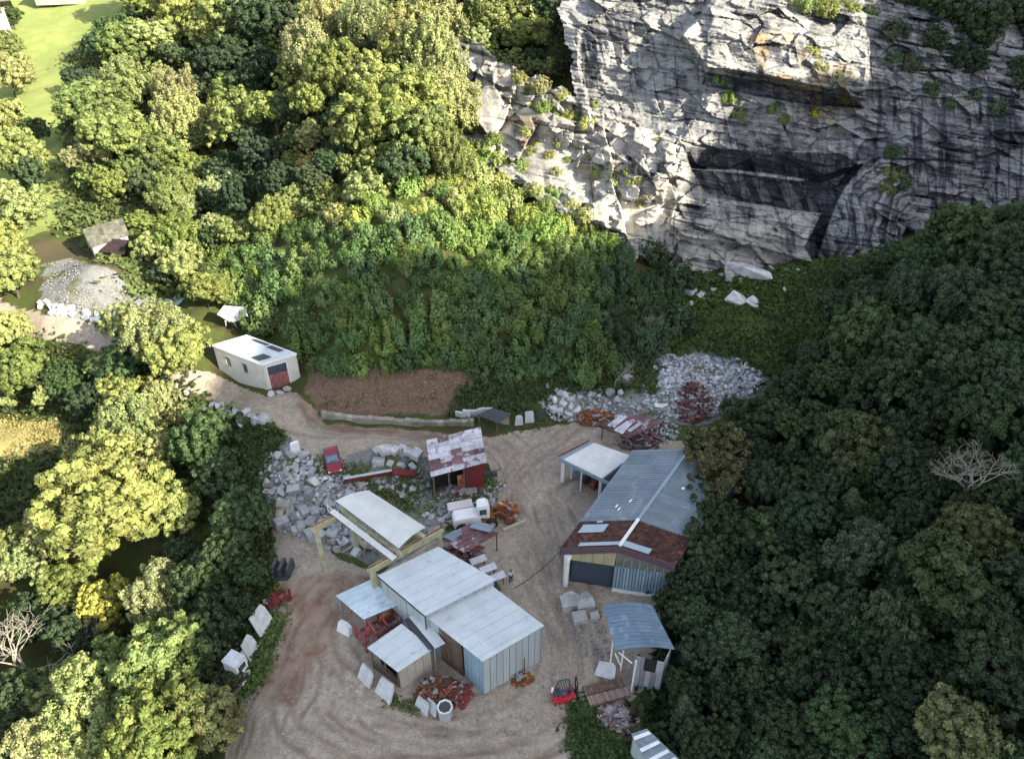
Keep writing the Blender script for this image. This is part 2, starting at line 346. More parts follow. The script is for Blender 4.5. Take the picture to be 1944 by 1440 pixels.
TRK = [([(705,1095),(640,1140),(590,1210),(545,1290),(530,1370),(570,1430),(650,1470)], 6, 2.2), ([(560,1100),(545,1190),(510,1280),(478,1350),(490,1430),(540,1520)], 4, 1.0),
       ([(590,1260),(620,1340),(690,1395),(800,1415),(940,1405),(1050,1360),(1095,1290)], 7, 2.2), ([(1080,1330),(1075,1230),(1045,1150),(1020,1085),(990,1020),(965,950),(1000,885),(1090,835),(1200,805)], 7, 1.8),
       ([(330,702),(450,752),(560,792),(650,818),(800,828),(930,842),(985,900),(980,1000),(1010,1060)], 5, 1.0), ([(600,745),(580,770),(600,800),(680,820),(800,822),(920,835)], 3, .5),
       ([(0,585),(110,620),(250,680),(380,720)], 2, .9), ([(700,1370),(640,1320),(625,1260),(640,1200),(690,1120)], 3, 1.2), ([(930,870),(960,910),(1000,960),(1040,1010),(1030,1080),(1060,1160),(1110,1260),(1060,1370),(900,1440),(700,1450)], 4, 1.4)]
trk = np.zeros(TX.shape); sel = (bare > .1) & (np.abs(TX) < 70); sx = TX[sel]; sy = TY[sel]; acc = np.zeros(len(sx)); acc2 = np.zeros(len(sx))
for P, n, wd in TRK:
    Wp = [tuple(W(a, b, 0))[:2] for a, b in P]
    for k in range(int(n*1.5)):
        off = rng.normal(0, wd*1.15); drift = rng.normal(0, wd*.8); cut0 = int(rng.uniform(0, .45)*len(P)*8); cut1 = int(rng.uniform(.55, 1.)*len(P)*8); q = spline(Wp, 8)[cut0:cut1+1]
        if len(q) < 4: continue
        dr = np.gradient(q, axis=0); nn = np.stack([-dr[:, 1], dr[:, 0]], 1); nn /= np.linalg.norm(nn, axis=1)[:, None]+1e-9
        ph = rng.uniform(0, 6); wob = np.sin(np.linspace(0, rng.uniform(3, 9), len(q))+ph)*rng.uniform(.2, .9)+np.linspace(-drift, drift, len(q))
        gain = rng.uniform(.55, 1.15); wid = rng.uniform(.12, .3)
        for side in (-.8, .8):
            qq = q+nn*(off+wob+side)[:, None]
            best = np.full(len(sx), 1e9)
            for a, b in zip(qq[:-1], qq[1:]):
                ab = b-a; L2 = ab@ab+1e-9; near_ = (np.abs(sx-a[0]) < 4) & (np.abs(sy-a[1]) < 4)
                if not near_.any(): continue
                xs = sx[near_]; ys = sy[near_]; t = np.clip(((xs-a[0])*ab[0]+(ys-a[1])*ab[1])/L2, 0, 1)
                best[near_] = np.minimum(best[near_], np.hypot(xs-a[0]-t*ab[0], ys-a[1]-t*ab[1]))
            g = np.exp(-(best/wid)**2)*gain*np.clip((fbm(sx*.35+k, sy*.35, 3, 40+k)-.3)*3, 0, 1.1); acc = np.maximum(acc, g); acc2 = np.maximum(acc2, np.exp(-((best-wid*1.8)/wid)**2)*gain)
trk[sel] = acc; ridge = np.zeros(TX.shape); ridge[sel] = acc2
TZ = TZ-trk*.11+ridge*.07+(fbm(TX*.9, TY*.9, 4, 5)-.47)*.16*(bare > .5)+(fbm(TX*1.6, TY*1.6, 4, 8)-.47)*.7*(rub*.8+bank*.9)*(1-bare)+(fbm(TX*.35, TY*.35, 4, 6)-.47)*.9*(bare < .3)*(bank < .3)
ny, nx = TX.shape
def ground_mat():
    m, t, b = nodes('ground_surface')
    n1 = noise(t, .35, 6); n2 = noise(t, 2.2, 6, rough=.7); n3 = noise(t, 9, 3)
    gravel = mixc(t, ramp(t, n1, .35, .65), (.26, .212, .16), (.335, .283, .225)); gravel = mixc(t, ramp(t, n2, .52, .72), gravel, (.42, .385, .335)); gravel = mixc(t, ramp(t, noise(t, 7, 4, rough=.8), .56, .66), gravel, (.45, .41, .355)); gravel = mixc(t, ramp(t, noise(t, 5, 4, rough=.8), .44, .34), gravel, (.15, .13, .11)); gravel = mixc(t, ramp(t, n2, .46, .3), gravel, (.17, .155, .135))
    dirt = mixc(t, ramp(t, n2, .35, .65), (.225, .135, .095), (.16, .09, .065))
    tr = mixc(t, .5, (.12, .085, .065), (.15, .115, .09))
    g = mixc(t, ramp(t, n2, .3, .7), (.035, .055, .014), (.075, .085, .025)); g = mixc(t, ramp(t, n1, .5, .66), g, (.055, .04, .025))
    A = {k: attr(t, k).outputs['Fac'] for k in ('bare', 'rub', 'bank', 'red', 'mead', 'gold', 'brown', 'trk')}
    def blend(f, lo=.35, hi=.6, amt=.35):
        a = N(t, 'ShaderNodeMath', operation='MULTIPLY_ADD'); t.links.new(n2, a.inputs[0]); a.inputs[1].default_value = amt; t.links.new(f, a.inputs[2])
        s = N(t, 'ShaderNodeMath', operation='SUBTRACT'); t.links.new(a.outputs[0], s.inputs[0]); s.inputs[1].default_value = amt*.5; return ramp(t, s.outputs[0], lo, hi)
    meadow = mixc(t, ramp(t, n1, .4, .62), (.15, .20, .055), (.24, .25, .09)); meadow = mixc(t, ramp(t, n2, .3, .7), meadow, (.19, .225, .07))
    col = mixc(t, blend(A['mead']), g, meadow); col = mixc(t, blend(A['gold']), col, (.30, .255, .11)); col = mixc(t, blend(A['brown']), col, (.07, .06, .034))
    rubc = mixc(t, ramp(t, n3, .4, .6), (.11, .115, .105), (.23, .23, .235)); rubc = mixc(t, ramp(t, n1, .5, .62), rubc, (.08, .095, .035)); col = mixc(t, blend(A['rub']), col, rubc)
    bk = mixc(t, ramp(t, n2, .35, .62), (.175, .115, .08), (.11, .075, .052)); bk = mixc(t, ramp(t, n3, .62, .72), bk, (.33, .27, .20)); col = mixc(t, blend(A['bank']), col, bk)
    col = mixc(t, blend(A['bare']), col, gravel); rb = N(t, 'ShaderNodeMath', operation='MULTIPLY'); t.links.new(A['red'], rb.inputs[0]); t.links.new(A['bare'], rb.inputs[1])
    rb2 = N(t, 'ShaderNodeMath', operation='MULTIPLY'); t.links.new(rb.outputs[0], rb2.inputs[0]); t.links.new(ramp(t, noise(t, .55, 6, rough=.7), .32, .62), rb2.inputs[1]); col = mixc(t, rb2.outputs[0], col, dirt)
    tk = N(t, 'ShaderNodeMath', operation='MULTIPLY'); t.links.new(A['trk'], tk.inputs[0]); tk.inputs[1].default_value = .7; col = mixc(t, tk.outputs[0], col, tr)
    t.links.new(col, b.inputs['Base Color']); b.inputs['Roughness'].default_value = .95; b.inputs['Specular IOR Level'].default_value = .15
    bump(t, b, n3, .6, .08); return m
GM = ground_mat()
def grid_mesh(name, X, Y, Z, facesel, attrs, m, kind='structure'):
    ny, nx = X.shape; idx = np.arange(ny*nx).reshape(ny, nx)
    q = np.stack([idx[:-1, :-1], idx[:-1, 1:], idx[1:, 1:], idx[1:, :-1]], -1)[facesel]
    used = np.unique(q); mp = np.full(ny*nx, -1); mp[used] = np.arange(len(used)); q = mp[q]
    co = np.stack([X.ravel(), Y.ravel(), Z.ravel()], 1)[used]
    me = bpy.data.meshes.new(name); me.vertices.add(len(co)); me.vertices.foreach_set('co', co.ravel()); nf = len(q)
    me.loops.add(nf*4); me.loops.foreach_set('vertex_index', q.ravel().astype(np.int32)); me.polygons.add(nf); me.polygons.foreach_set('loop_start', np.arange(0, nf*4, 4, dtype=np.int32)); me.polygons.foreach_set('loop_total', np.full(nf, 4, np.int32))
    me.polygons.foreach_set('use_smooth', np.ones(nf, bool)); me.update(calc_edges=True); me.materials.append(m)
    for k, v in attrs.items(): a = me.attributes.new(k, 'FLOAT', 'POINT'); a.data.foreach_set('value', np.asarray(v, float).ravel()[used])
    o = bpy.data.objects.new(name, me); COL.objects.link(o); o['kind'] = kind; return o
def fc(a): return (a[:-1, :-1]+a[:-1, 1:]+a[1:, 1:]+a[1:, :-1])/4
AT = dict(bare=bare, rub=rub, bank=bank, red=red, mead=mead, gold=gold, brown=brown, trk=trk)
fb = fc(bare) > .5; roadside = fb & (fc(px) < 600) & (fc(py) < 830); fk = (fc(bank) > .5) & ~fb; fm = ((fc(mead) > .5) | (fc(gold) > .5)) & ~fb & ~fk
grid_mesh('dirt_road', TX, TY, TZ, roadside, AT, GM); grid_mesh('dirt_yard', TX, TY, TZ, fb & ~roadside, AT, GM); grid_mesh('earth_bank', TX, TY, TZ, fk, AT, GM)
grid_mesh('meadow', TX, TY, TZ, fm, AT, GM); grid_mesh('ground', TX, TY, TZ, ~fb & ~fk & ~fm, AT, GM)

# ---------------------------------------------------------------- the quarry face
cpx = np.arange(850, 2052, 1.7); cpy = np.arange(-60, 560, 1.7); KX, KY = np.meshgrid(cpx, cpy)
CB = rbf([(a, b) for a, b, c in CLC], [c for a, b, c in CLC], 12., -.5); CD = CB(KX, KY)
def cells(X, Y, n, ax, ay, seed, warp=10, x0=840, x1=2060, y0=-70, y1=570):
    r = np.random.default_rng(seed); S = np.stack([r.uniform(x0, x1, n), r.uniform(y0, y1, n)], 1)
    wx = X+(fbm(X*.02, Y*.02, 3, seed)-.47)*warp*2; wy = Y+(fbm(X*.02, Y*.02, 3, seed+5)-.47)*warp*2
    xf = wx.ravel(); yf = wy.ravel(); id_ = np.empty(len(xf), int)
    for k in range(0, len(xf), 8000):
        d = ((xf[k:k+8000, None]-S[:, 0])/ax)**2+((yf[k:k+8000, None]-S[:, 1])/ay)**2; id_[k:k+8000] = d.argmin(1)
    id_ = id_.reshape(X.shape); return id_, X-S[id_, 0], Y-S[id_, 1], r
# dipping frame of the strata (they fall to the right)
DX = KX+.0*KY; DYY = KY-.17*KX
id1, dx1, dy1, r = cells(KX, KY-.17*(KX-1400), 230, 1.9, 1., 3); m_sm = 1-.65*mask(KX, KY, [(1100,40),(1290,0),(1340,60),(1340,200),(1290,270),(1120,260)], 5, 50); CD = CD+m_sm*(r.uniform(-1, 1, 230)*.9)[id1]+dx1*(r.normal(0, .012, 230))[id1]+dy1*(r.normal(0, .014, 230))[id1]
id2, dx2, dy2, r = cells(KX, KY-.2*(KX-1400), 1500, 1.7, 1., 4, 5); CD = CD+m_sm*(r.uniform(-1, 1, 1500)*.34)[id2]+dx2*(r.normal(0, .018, 1500))[id2]+dy2*(r.normal(0, .02, 1500))[id2]; tone2 = .55*r.uniform(0, 1, 1500)[id2]+.45*r.uniform(0, 1, 230)[id1]
def edges(i):
    e = np.zeros(i.shape, bool); e[:, 1:] |= i[:, 1:] != i[:, :-1]; e[1:] |= i[1:] != i[:-1]; return e.astype(float)
crk = edges(id1)*1.0+edges(id2)*(fbm(KX*.03, KY*.03, 3, 66) > .5)*.7
R_FACE = [(1290,60),(1345,20),(1480,10),(1640,50),(1700,90),(1640,190),(1600,185),(1500,165),(1400,150),(1345,138),(1290,70)]
def off(P, a, bx=0, by=0, jit=2, s=0):
    global CD
    mk = mask(KX, KY, P, jit, s, .03 if jit < 5 else .02); cx = sum(p[0] for p in P)/len(P); cy = sum(p[1] for p in P)/len(P); CD = CD+mk*(a+bx*(KX-cx)+by*(KY-cy)); return mk
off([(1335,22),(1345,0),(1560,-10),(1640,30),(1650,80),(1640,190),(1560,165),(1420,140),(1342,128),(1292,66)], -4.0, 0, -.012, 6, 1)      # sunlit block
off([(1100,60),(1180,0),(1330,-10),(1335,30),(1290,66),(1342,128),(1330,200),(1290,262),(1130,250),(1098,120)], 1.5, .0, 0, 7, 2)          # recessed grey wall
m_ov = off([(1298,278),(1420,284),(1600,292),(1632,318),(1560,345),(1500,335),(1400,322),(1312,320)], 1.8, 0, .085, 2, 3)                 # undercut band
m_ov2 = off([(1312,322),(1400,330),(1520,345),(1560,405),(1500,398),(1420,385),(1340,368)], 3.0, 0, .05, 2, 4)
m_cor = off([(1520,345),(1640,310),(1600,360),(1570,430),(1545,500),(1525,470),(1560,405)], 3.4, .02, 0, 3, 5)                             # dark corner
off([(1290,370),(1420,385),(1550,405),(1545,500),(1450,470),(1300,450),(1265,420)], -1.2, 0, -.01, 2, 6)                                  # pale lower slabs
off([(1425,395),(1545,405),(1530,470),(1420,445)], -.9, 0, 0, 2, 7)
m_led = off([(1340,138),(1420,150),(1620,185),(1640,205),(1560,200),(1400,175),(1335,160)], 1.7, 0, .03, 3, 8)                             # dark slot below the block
# folded ribs running down to the left
tt = KX*.80+KY*.42+26*np.sin(KY*.02)+(fbm(KX*.012, KY*.012, 3, 77)-.47)*90
m_rib = mask(KX, KY, [(1640,300),(1700,310),(1740,390),(1730,420),(1640,560),(1540,560),(1570,480),(1600,400)], 4, 9, .03); CD = CD+m_rib*((np.abs(((tt/26) % 1)-.5)-.25)*3.0+(np.abs(((tt/9) % 1)-.5)-.25)*1.0)
# thin bedding on the right-hand wall, rough everywhere
bed = KY-.12*KX+(fbm(KX*.006, KY*.02, 4, 21)-.47)*60; m_rt = np.clip((KX-1560)/140, 0, 1)*(1-m_rib)
saw = ((bed/(21+9*fbm(KX*.004, KY*.004, 2, 29))) % 1); brk1 = np.clip((fbm(KX*.012, KY*.03, 3, 28)-.38)*4, 0, 1); CD = CD+m_rt*(saw**3*1.9-.4)*brk1+(fbm(KX*.05, KY*.12, 4, 22)-.47)*.6+(fbm(KX*.16, KY*.25, 3, 23)-.47)*.35+(fbm(KX*.02, (KY-.17*KX)*.22, 4, 24)-.47)*.9
saw2 = (((KY-.2*KX+(fbm(KX*.008, KY*.02, 3, 25)-.47)*40)/34) % 1); brk = np.clip((fbm(KX*.011, KY*.03, 3, 27)-.42)*5, 0, 1); CD = CD+(1-m_rt)*(saw2**4)*.7*brk*(1-.6*m_rt)
m_lump = mask(KX, KY, [(850,80),(960,120),(1110,200),(1290,270),(1290,330),(1260,470),(1120,420),(1000,340),(850,230)], 5, 10, .03)
id3, dx3, dy3, r = cells(KX, KY, 900, 1, 1.2, 6, 8); CD = CD+m_lump*((r.uniform(-1, 1, 900)*.45)[id3]+dx3*(r.normal(0, .03, 900))[id3]+dy3*r.normal(0, .03, 900)[id3])
id4, dx4, dy4, r = cells(KX, KY, 120, 1, 1.3, 9, 10); CD = CD+m_lump*((r.uniform(-1, 1, 120)*.8)[id4]+dx4*(r.normal(0, .035, 120))[id4]+dy4*r.normal(0, .03, 120)[id4])
_b = CB(KX, KY); CD = np.clip(CD, _b-7+5*m_lump, _b+5.5-3.6*m_lump)
y_ = (KY-CY)/FPX; x_ = (KX-CX)/FPX; t_ = CD/(cp-y_*sp); CX3 = x_*t_; CZ3 = CAMH+(-sp-y_*cp)*t_
streak = fbm((KX-.25*KY)*.11, (KY)*.012, 4, 31); streak = np.clip((streak-.5)*12, 0, 1)
vst = np.clip((fbm(KX*.13, KY*.010, 4, 33)-.5)*10, 0, 1)
jx = KX-.12*KY+(fbm(KX*.01, KY*.006, 3, 34)-.47)*70; jl = (jx/46) % 1; joint = (np.abs(jl-.5) < .022)*(fbm(KX*.008, KY*.012, 2, 36) > .45)
fs = fbm(KX*.015, (KY-.17*KX)*.30, 4, 88); st = .42*crk*(1-.5*m_lump)+.6*joint+.25*streak+.2*vst+.55*np.clip((fs-.53)*7, 0, 1)*(1-.5*m_lump)
st = st+m_ov*(.65+.35*streak)+m_ov2*(.35+.6*np.clip((fbm((KX-.45*KY)*.06, KY*.003, 3, 35)-.47)*14, 0, 1))+m_cor*.75+m_led*.45  # undercut bands, corner and slot darkened evenly besides the streaks
st = st+m_rt*(.22+.85*np.clip((saw-.6)*5, 0, 1)*brk1+.45*vst*(KY > 180))+m_rib*(.5*(np.abs(((tt/13) % 1)-.5) < .13)+.1)
st = st+.7*mask(KX, KY, [(1150,20),(1200,60),(1180,130),(1120,160),(1098,120),(1110,60)], 8, 12)*streak+.5*(saw2 > .9)*(1-m_rt)*brk
st = st+.55*mask(KX, KY, [(1150,290),(1260,300),(1290,330),(1260,350),(1170,330),(1100,300)], 8, 14)*(fbm(KX*.05, KY*.05, 3, 41) > .5)
st = st+.5*mask(KX, KY, [(1400,70),(1560,80),(1560,130),(1400,115)], 12, 18)*(.4+.6*streak)+.45*np.clip((fbm(KX*.02, KY*.02, 4, 47)-.55)*6, 0, 1)
och = mask(KX, KY, [(1480,60),(1560,90),(1640,150),(1640,240),(1560,250),(1500,210),(1440,140),(1420,60)], 14, 15)*np.clip((fbm(KX*.04, KY*.04, 4, 43)-.45)*5, 0, 1)
och = och+.8*mask(KX, KY, [(920,130),(1100,230),(1290,340),(1200,400),(1000,330)], 14, 16)*np.clip((fbm(KX*.03, KY*.03, 4, 44)-.52)*6, 0, 1)+.5*mask(KX, KY, [(1740,80),(1944,150),(1944,230),(1760,180)], 12, 17)*np.clip((fbm(KX*.03, KY*.03, 4, 45)-.5)*6, 0, 1)
pale = np.clip((KY-360)/60, 0, 1)*np.clip((1560-KX)/40, 0, 1)*.7+m_lump*.7+.4*mask(KX, KY, [(1290,60),(1345,20),(1400,60),(1400,150),(1342,128)], 5, 20)
def cliff_mat():
    m, t, b = nodes('marbled_rock'); n1 = noise(t, .5, 6, rough=.7, stretch=(1, 1, 1.6)); n2 = noise(t, 3, 5, rough=.7); n4 = noise(t, 1.6, 5, rough=.65, stretch=(.5, .5, 2.6))
    col = mixc(t, ramp(t, n1, .38, .62), (.185, .187, .19), (.30, .293, .28)); col = mixc(t, ramp(t, n4, .52, .66), col, (.13, .135, .15)); col = mixc(t, ramp(t, n2, .6, .75), col, (.38, .375, .365))
    tn = attr(t, 'tone').outputs['Fac']; mr = t.nodes.new('ShaderNodeMapRange'); mr.inputs[3].default_value = .72; mr.inputs[4].default_value = 1.25; t.links.new(tn, mr.inputs[0])
    hv = N(t, 'ShaderNodeHueSaturation'); t.links.new(col, hv.inputs['Color']); t.links.new(mr.outputs[0], hv.inputs['Value']); col = hv.outputs[0]
    pm = N(t, 'ShaderNodeMath', operation='MULTIPLY'); t.links.new(attr(t, 'pale').outputs['Fac'], pm.inputs[0]); t.links.new(ramp(t, n1, .2, .6), pm.inputs[1])
    col = mixc(t, pm.outputs[0], col, (.43, .40, .35)); col = mixc(t, attr(t, 'och').outputs['Fac'], col, (.25, .185, .11))
    s = N(t, 'ShaderNodeMath', operation='MULTIPLY_ADD'); t.links.new(n2, s.inputs[0]); s.inputs[1].default_value = .5; t.links.new(attr(t, 'stain_dark').outputs['Fac'], s.inputs[2])
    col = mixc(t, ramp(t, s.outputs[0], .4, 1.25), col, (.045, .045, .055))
    t.links.new(col, b.inputs['Base Color']); b.inputs['Roughness'].default_value = .85; b.inputs['Specular IOR Level'].default_value = .2; bump(t, b, n2, .8, .12); return m
# keep the sheet only where rock shows (its rim sits in vegetation)
KEEP = [(850,60),(930,100),(1090,190),(1070,20),(1060,-60),(2052,-60),(2052,560),(1500,560),(1300,520),(1240,500),(1120,440),(1000,370),(860,260)]
keep = fc(inpoly(KX+(fbm(KX*.03, KY*.03, 4, 71)-.47)*50, KY+(fbm(KX*.03, KY*.03, 4, 72)-.47)*40, KEEP).astype(float)) > .5
grid_mesh('rock_cliff', CX3, CD, CZ3, keep[::1], dict(stain_dark=np.clip(st, 0, 1.2), och=np.clip(och, 0, 1), pale=pale, tone=tone2), cliff_mat())
CLIFF = (KX, KY, CD)
def CG(px, py):     # point on the rock face seen at a pixel
    i = int(np.clip((px-cpx[0])/1.7, 0, len(cpx)-1)); j = int(np.clip((py-cpy[0])/1.7, 0, len(cpy)-1)); return Vector((CX3[j, i], CD[j, i], CZ3[j, i]))

# ---------------------------------------------------------------- unseen mountain behind the camera, crest shaped to cast the quarry's shade
CR = [(-60,16),(-20,18),(0,21),(14,25),(17,27),(23,31),(30,35),(34,38.5),(42,42),(48,45.5),(52,47.5),(57,49.3),(60,50.2),(62,50.8),(65.6,50.4),(69,49),(71.7,46.3),(73.5,42.9),(74.5,39.5),(76.5,38.8),(80,38.1),(85,37),(93,34),(98,32),(104,34),(110,39),(114,43),(120,42),(126,37),(130,37),(134,44),(150,52),(190,58),(260,50)]
tanE = math.tan(SUN_EL); PERP = Vector((-SH.y, SH.x)); D0 = 150.
cc = np.arange(-60, 262, 1.); crest = np.interp(cc, [a for a, b in CR], [b for a, b in CR])+D0*tanE+(fbm(cc*.35, cc*0, 3, 61)-.45)*1.0
rows = [(-60, .10), (-40, .34), (-20, .68), (-8, .90), (0, 1.), (10, .96), (40, .75), (90, .45), (160, .05)]
RX = []; RY = []; RZ = []
for dd, fr in rows:
    base = SH*(D0+dd)
    P = [base+PERP*c for c in cc]; RX.append([p.x for p in P]); RY.append([p.y for p in P]); RZ.append(crest*fr-(0 if fr > .2 else 12)+(fbm(cc*.1, cc*0+dd, 3, 63)-.5)*(6 if 0 < fr < 1 else 0))
RX, RY, RZ = map(np.array, (RX, RY, RZ)); hm = mat('unseen_wooded_slope', (.035, .055, .02), (.02, .03, .012), .2, rnd=0)
grid_mesh('unseen_ridge', RX, RY, RZ, np.ones((RX.shape[0]-1, RX.shape[1]-1), bool), {}, hm)

# ---------------------------------------------------------------- foliage meshes
def leafmesh(name, C, Nn, size, rnd, hue, asp=1.5):
    """one mesh of small folded leaf sprays: centres C, facing Nn"""
    n = len(C); r = rng
    Nn = Nn+r.normal(0, .36, (n, 3)); Nn /= np.linalg.norm(Nn, axis=1)[:, None]
    up = r.normal(0, 1, (n, 3)); U = np.cross(Nn, up); U /= np.linalg.norm(U, axis=1)[:, None]+1e-9; V = np.cross(Nn, U)
    s = (size*r.uniform(.45, 1.55, n))[:, None]; a = U*s*asp*.5; b = V*s*.5; k = Nn*s*.22
    co = np.stack([C-a, C-b-k, C+a, C+b-k], 1).reshape(-1, 3)
    me = bpy.data.meshes.new(name); me.vertices.add(4*n); me.vertices.foreach_set('co', co.ravel()); me.loops.add(4*n); me.loops.foreach_set('vertex_index', np.arange(4*n, dtype=np.int32))
    me.polygons.add(n); me.polygons.foreach_set('loop_start', np.arange(0, 4*n, 4, dtype=np.int32)); me.polygons.foreach_set('loop_total', np.full(n, 4, np.int32)); me.update(calc_edges=True)
    me.materials.append(LEAF)
    for k_, v in (('rnd', rnd), ('hue', hue)): at = me.attributes.new(k_, 'FLOAT', 'FACE'); at.data.foreach_set('value', np.asarray(v, float))
    return me
def crown_arrays(R, Hh, nl, per, lr, seed, shape='round', droop=0, low=-.35):
    r = np.random.default_rng(seed); Cs = []; Ns = []; rn = []; hu = []
    # big boughs first, then leafy lumps over them
    nb = 9 if shape == 'round' else 7; bo = r.normal(0, 1, (nb, 3)); bo /= np.linalg.norm(bo, axis=1)[:, None]; bo[:, 2] = np.abs(bo[:, 2])*.8-.1
    for i in range(nl):
        if shape == 'round':
            b = bo[r.integers(nb)]; d = r.normal(0, 1, 3); d /= np.linalg.norm(d)
            p = b*.58+d*.50*r.uniform(.6, 1.2)
            if p[2] < low: p[2] = low+r.uniform(0, .2)
            q = p*np.array([R, R, Hh]); out = p/np.linalg.norm(p)
        elif shape == 'cone':
            h = r.uniform(0, 1)**.8; a = r.uniform(0, 6.28); rr = (1-h)**.8*R*(.75+.3*math.sin(a*3+seed)+.15*math.sin(h*30))*r.uniform(.6, 1.05); q = np.array([rr*math.cos(a), rr*math.sin(a), (h*1.7-.6)*Hh]); out = np.array([math.cos(a)*.8, math.sin(a)*.8, .6])
        else:   # 'open': scattered boughs with gaps
            b = bo[r.integers(nb)]; p = b*r.uniform(.25, 1.05)+r.normal(0, .13, 3); q = p*np.array([R, R, Hh]); out = p/(np.linalg.norm(p)+1e-6)
        m = int(per*r.uniform(.6, 1.4)); L = lr*r.uniform(.6, 1.35)
        dd = r.normal(0, 1, (m, 3)); dd /= np.linalg.norm(dd, axis=1)[:, None]; dd = dd+out*.55+np.array([0, 0, .25]); dd /= np.linalg.norm(dd, axis=1)[:, None]
        pts = q+dd*L*r.uniform(.65, 1.08, (m, 1))*np.array([1, 1, .8])
        if droop: pts[:, 2] -= droop*r.uniform(0, 1, m)**2
        Cs.append(pts); Ns.append(dd); base = r.uniform(.15, .8); rn.append(np.clip(base+r.normal(0, .2, m), 0, 1)); hu.append(np.clip(r.uniform(.2, .8)+r.normal(0, .2, m), 0, 1))
    return np.concatenate(Cs), np.concatenate(Ns), np.concatenate(rn), np.concatenate(hu)
def crown(name, R, Hh, nl, per, lr, leaf, seed, **k):
    C, Nn, a, b = crown_arrays(R, Hh, nl, per, lr, seed, **k); return leafmesh(name, C, Nn, leaf, a, b, asp=k.get('asp', 1.5))
CROWN = {   # unit crowns of radius 5 m
    'oak': [crown('crown', 5, 4.6, 300, 80, .66, .25, 10+i) for i in range(5)],
    'fine': [crown('crown', 5, 5.6, 330, 80, .55, .19, 30+i, droop=1.1) for i in range(4)],
    'dense': [crown('crown', 5, 5.0, 330, 65, .6, .24, 50+i) for i in range(4)],
    'open': [crown('crown', 5, 5.2, 210, 75, .6, .24, 70+i, shape='open') for i in range(3)],
    'spire': [crown('crown', 4, 6, 210, 60, .6, .26, 90+i, shape='cone') for i in range(2)]}
def trunkmesh(seed, Hh):
    r = random.Random(seed); mb = MB(); p = Vector((0, 0, 0)); pts = [p]
    for i in range(5): p = p+Vector((r.uniform(-.25, .25), r.uniform(-.25, .25), Hh/5)); pts.append(p)
    for i in range(5): mb.tube(pts[i], pts[i+1], .32-.05*i, .27-.05*i, 7, cap=False)
    for i in range(9):
        a = r.uniform(0, 6.28); s = pts[2+i % 3]; m_ = s+Vector((math.cos(a)*1.5, math.sin(a)*1.5, 1.3)); e = m_+Vector((math.cos(a+.3)*1.7, math.sin(a+.3)*1.7, 1.2)); mb.tube(s, m_, .13, .09, 5, cap=False); mb.tube(m_, e, .09, .03, 5, cap=False)
    o = mb.build('trunk', BARK); me = o.data; bpy.data.objects.remove(o); return me
TRUNKS = [trunkmesh(i, 7.5) for i in range(3)]
def shrubmesh(seed, fine):
    r = np.random.default_rng(seed); n = 46; Cs = []; Ns = []; rn = []; hu = []
    for i in range(n):      # upright leafy shoots
        a = r.uniform(0, 6.28); q = math.sqrt(r.uniform(0, 1))*.85; bx, by = q*math.cos(a), q*math.sin(a); h = (1.15-.6*q*q)*r.uniform(.7, 1.15); m = int(80 if fine else 60); t = r.uniform(0, 1, m)**.7
        rad = .24*(1-t*.45)*r.uniform(.5, 1, m); ph = r.uniform(0, 6.28, m)
        C = np.stack([bx*(.75+.35*t)+rad*np.cos(ph), by*(.75+.35*t)+rad*np.sin(ph), t*h], 1); Nn = np.stack([bx*.9+.6*np.cos(ph), by*.9+.6*np.sin(ph), .35+.9*t], 1)
        Cs.append(C); Ns.append(Nn); rn.append(np.clip(r.uniform(.2, .8)+r.normal(0, .18, m), 0, 1)); hu.append(np.clip(r.uniform(.2, .8)+r.normal(0, .2, m), 0, 1))
    return leafmesh('shrub', np.concatenate(Cs), np.concatenate(Ns), (.062 if fine else .08), np.concatenate(rn), np.concatenate(hu))
SHRUBS = [shrubmesh(200+i, i % 2) for i in range(5)]       # unit size: about 1 m radius, 1.2 m tall

def jit(c, j=.12):
    k = 1+random.uniform(-j, j); return (c[0]*k*(1+random.uniform(-j, j)*.6), c[1]*k, c[2]*k*(1+random.uniform(-j, j)), 1)
PLACED = []
CNT = [0]
def tree(px, py, rpx, kind, col, desc, group, name='broadleaf_tree', hk=1.0, ctr=1.0, label=None, colj=.14):
    """tree whose crown centre is seen at px,py with a crown radius of rpx photo pixels"""
    R = 5.
    for _ in range(4):
        g = G(px, py, R*ctr*1.05); R = rpx*dist(g.x, g.y, g.z+R)/FPX
    s = R/5.; hc = R*ctr*1.05
    CNT[0] += 1; i = CNT[0]; rt = bpy.data.objects.new(name, None); COL.objects.link(rt); rt.location = (g.x, g.y, g.z-.2); rt.rotation_euler = (0, 0, random.uniform(0, 6.28))
    me = CROWN[kind][i % len(CROWN[kind])]
    c = bpy.data.objects.new('crown', me); COL.objects.link(c); c.parent = rt; c.location = (0, 0, hc+.2); c.scale = (s*random.uniform(.88, 1.15), s*random.uniform(.88, 1.15), s*hk*random.uniform(.85, 1.25)); c.rotation_euler = (random.uniform(-.22, .22), random.uniform(-.22, .22), 0); c.color = jit(col, colj)
    t = bpy.data.objects.new('trunk', TRUNKS[i % 3]); COL.objects.link(t); t.parent = rt; t.scale = (s, s, max(.35, hc/5.8))
    tag(rt, label, 'tree', group); PLACED.append((px, py, rpx))
    if not label: pend(rt, desc, px, py)
    return rt
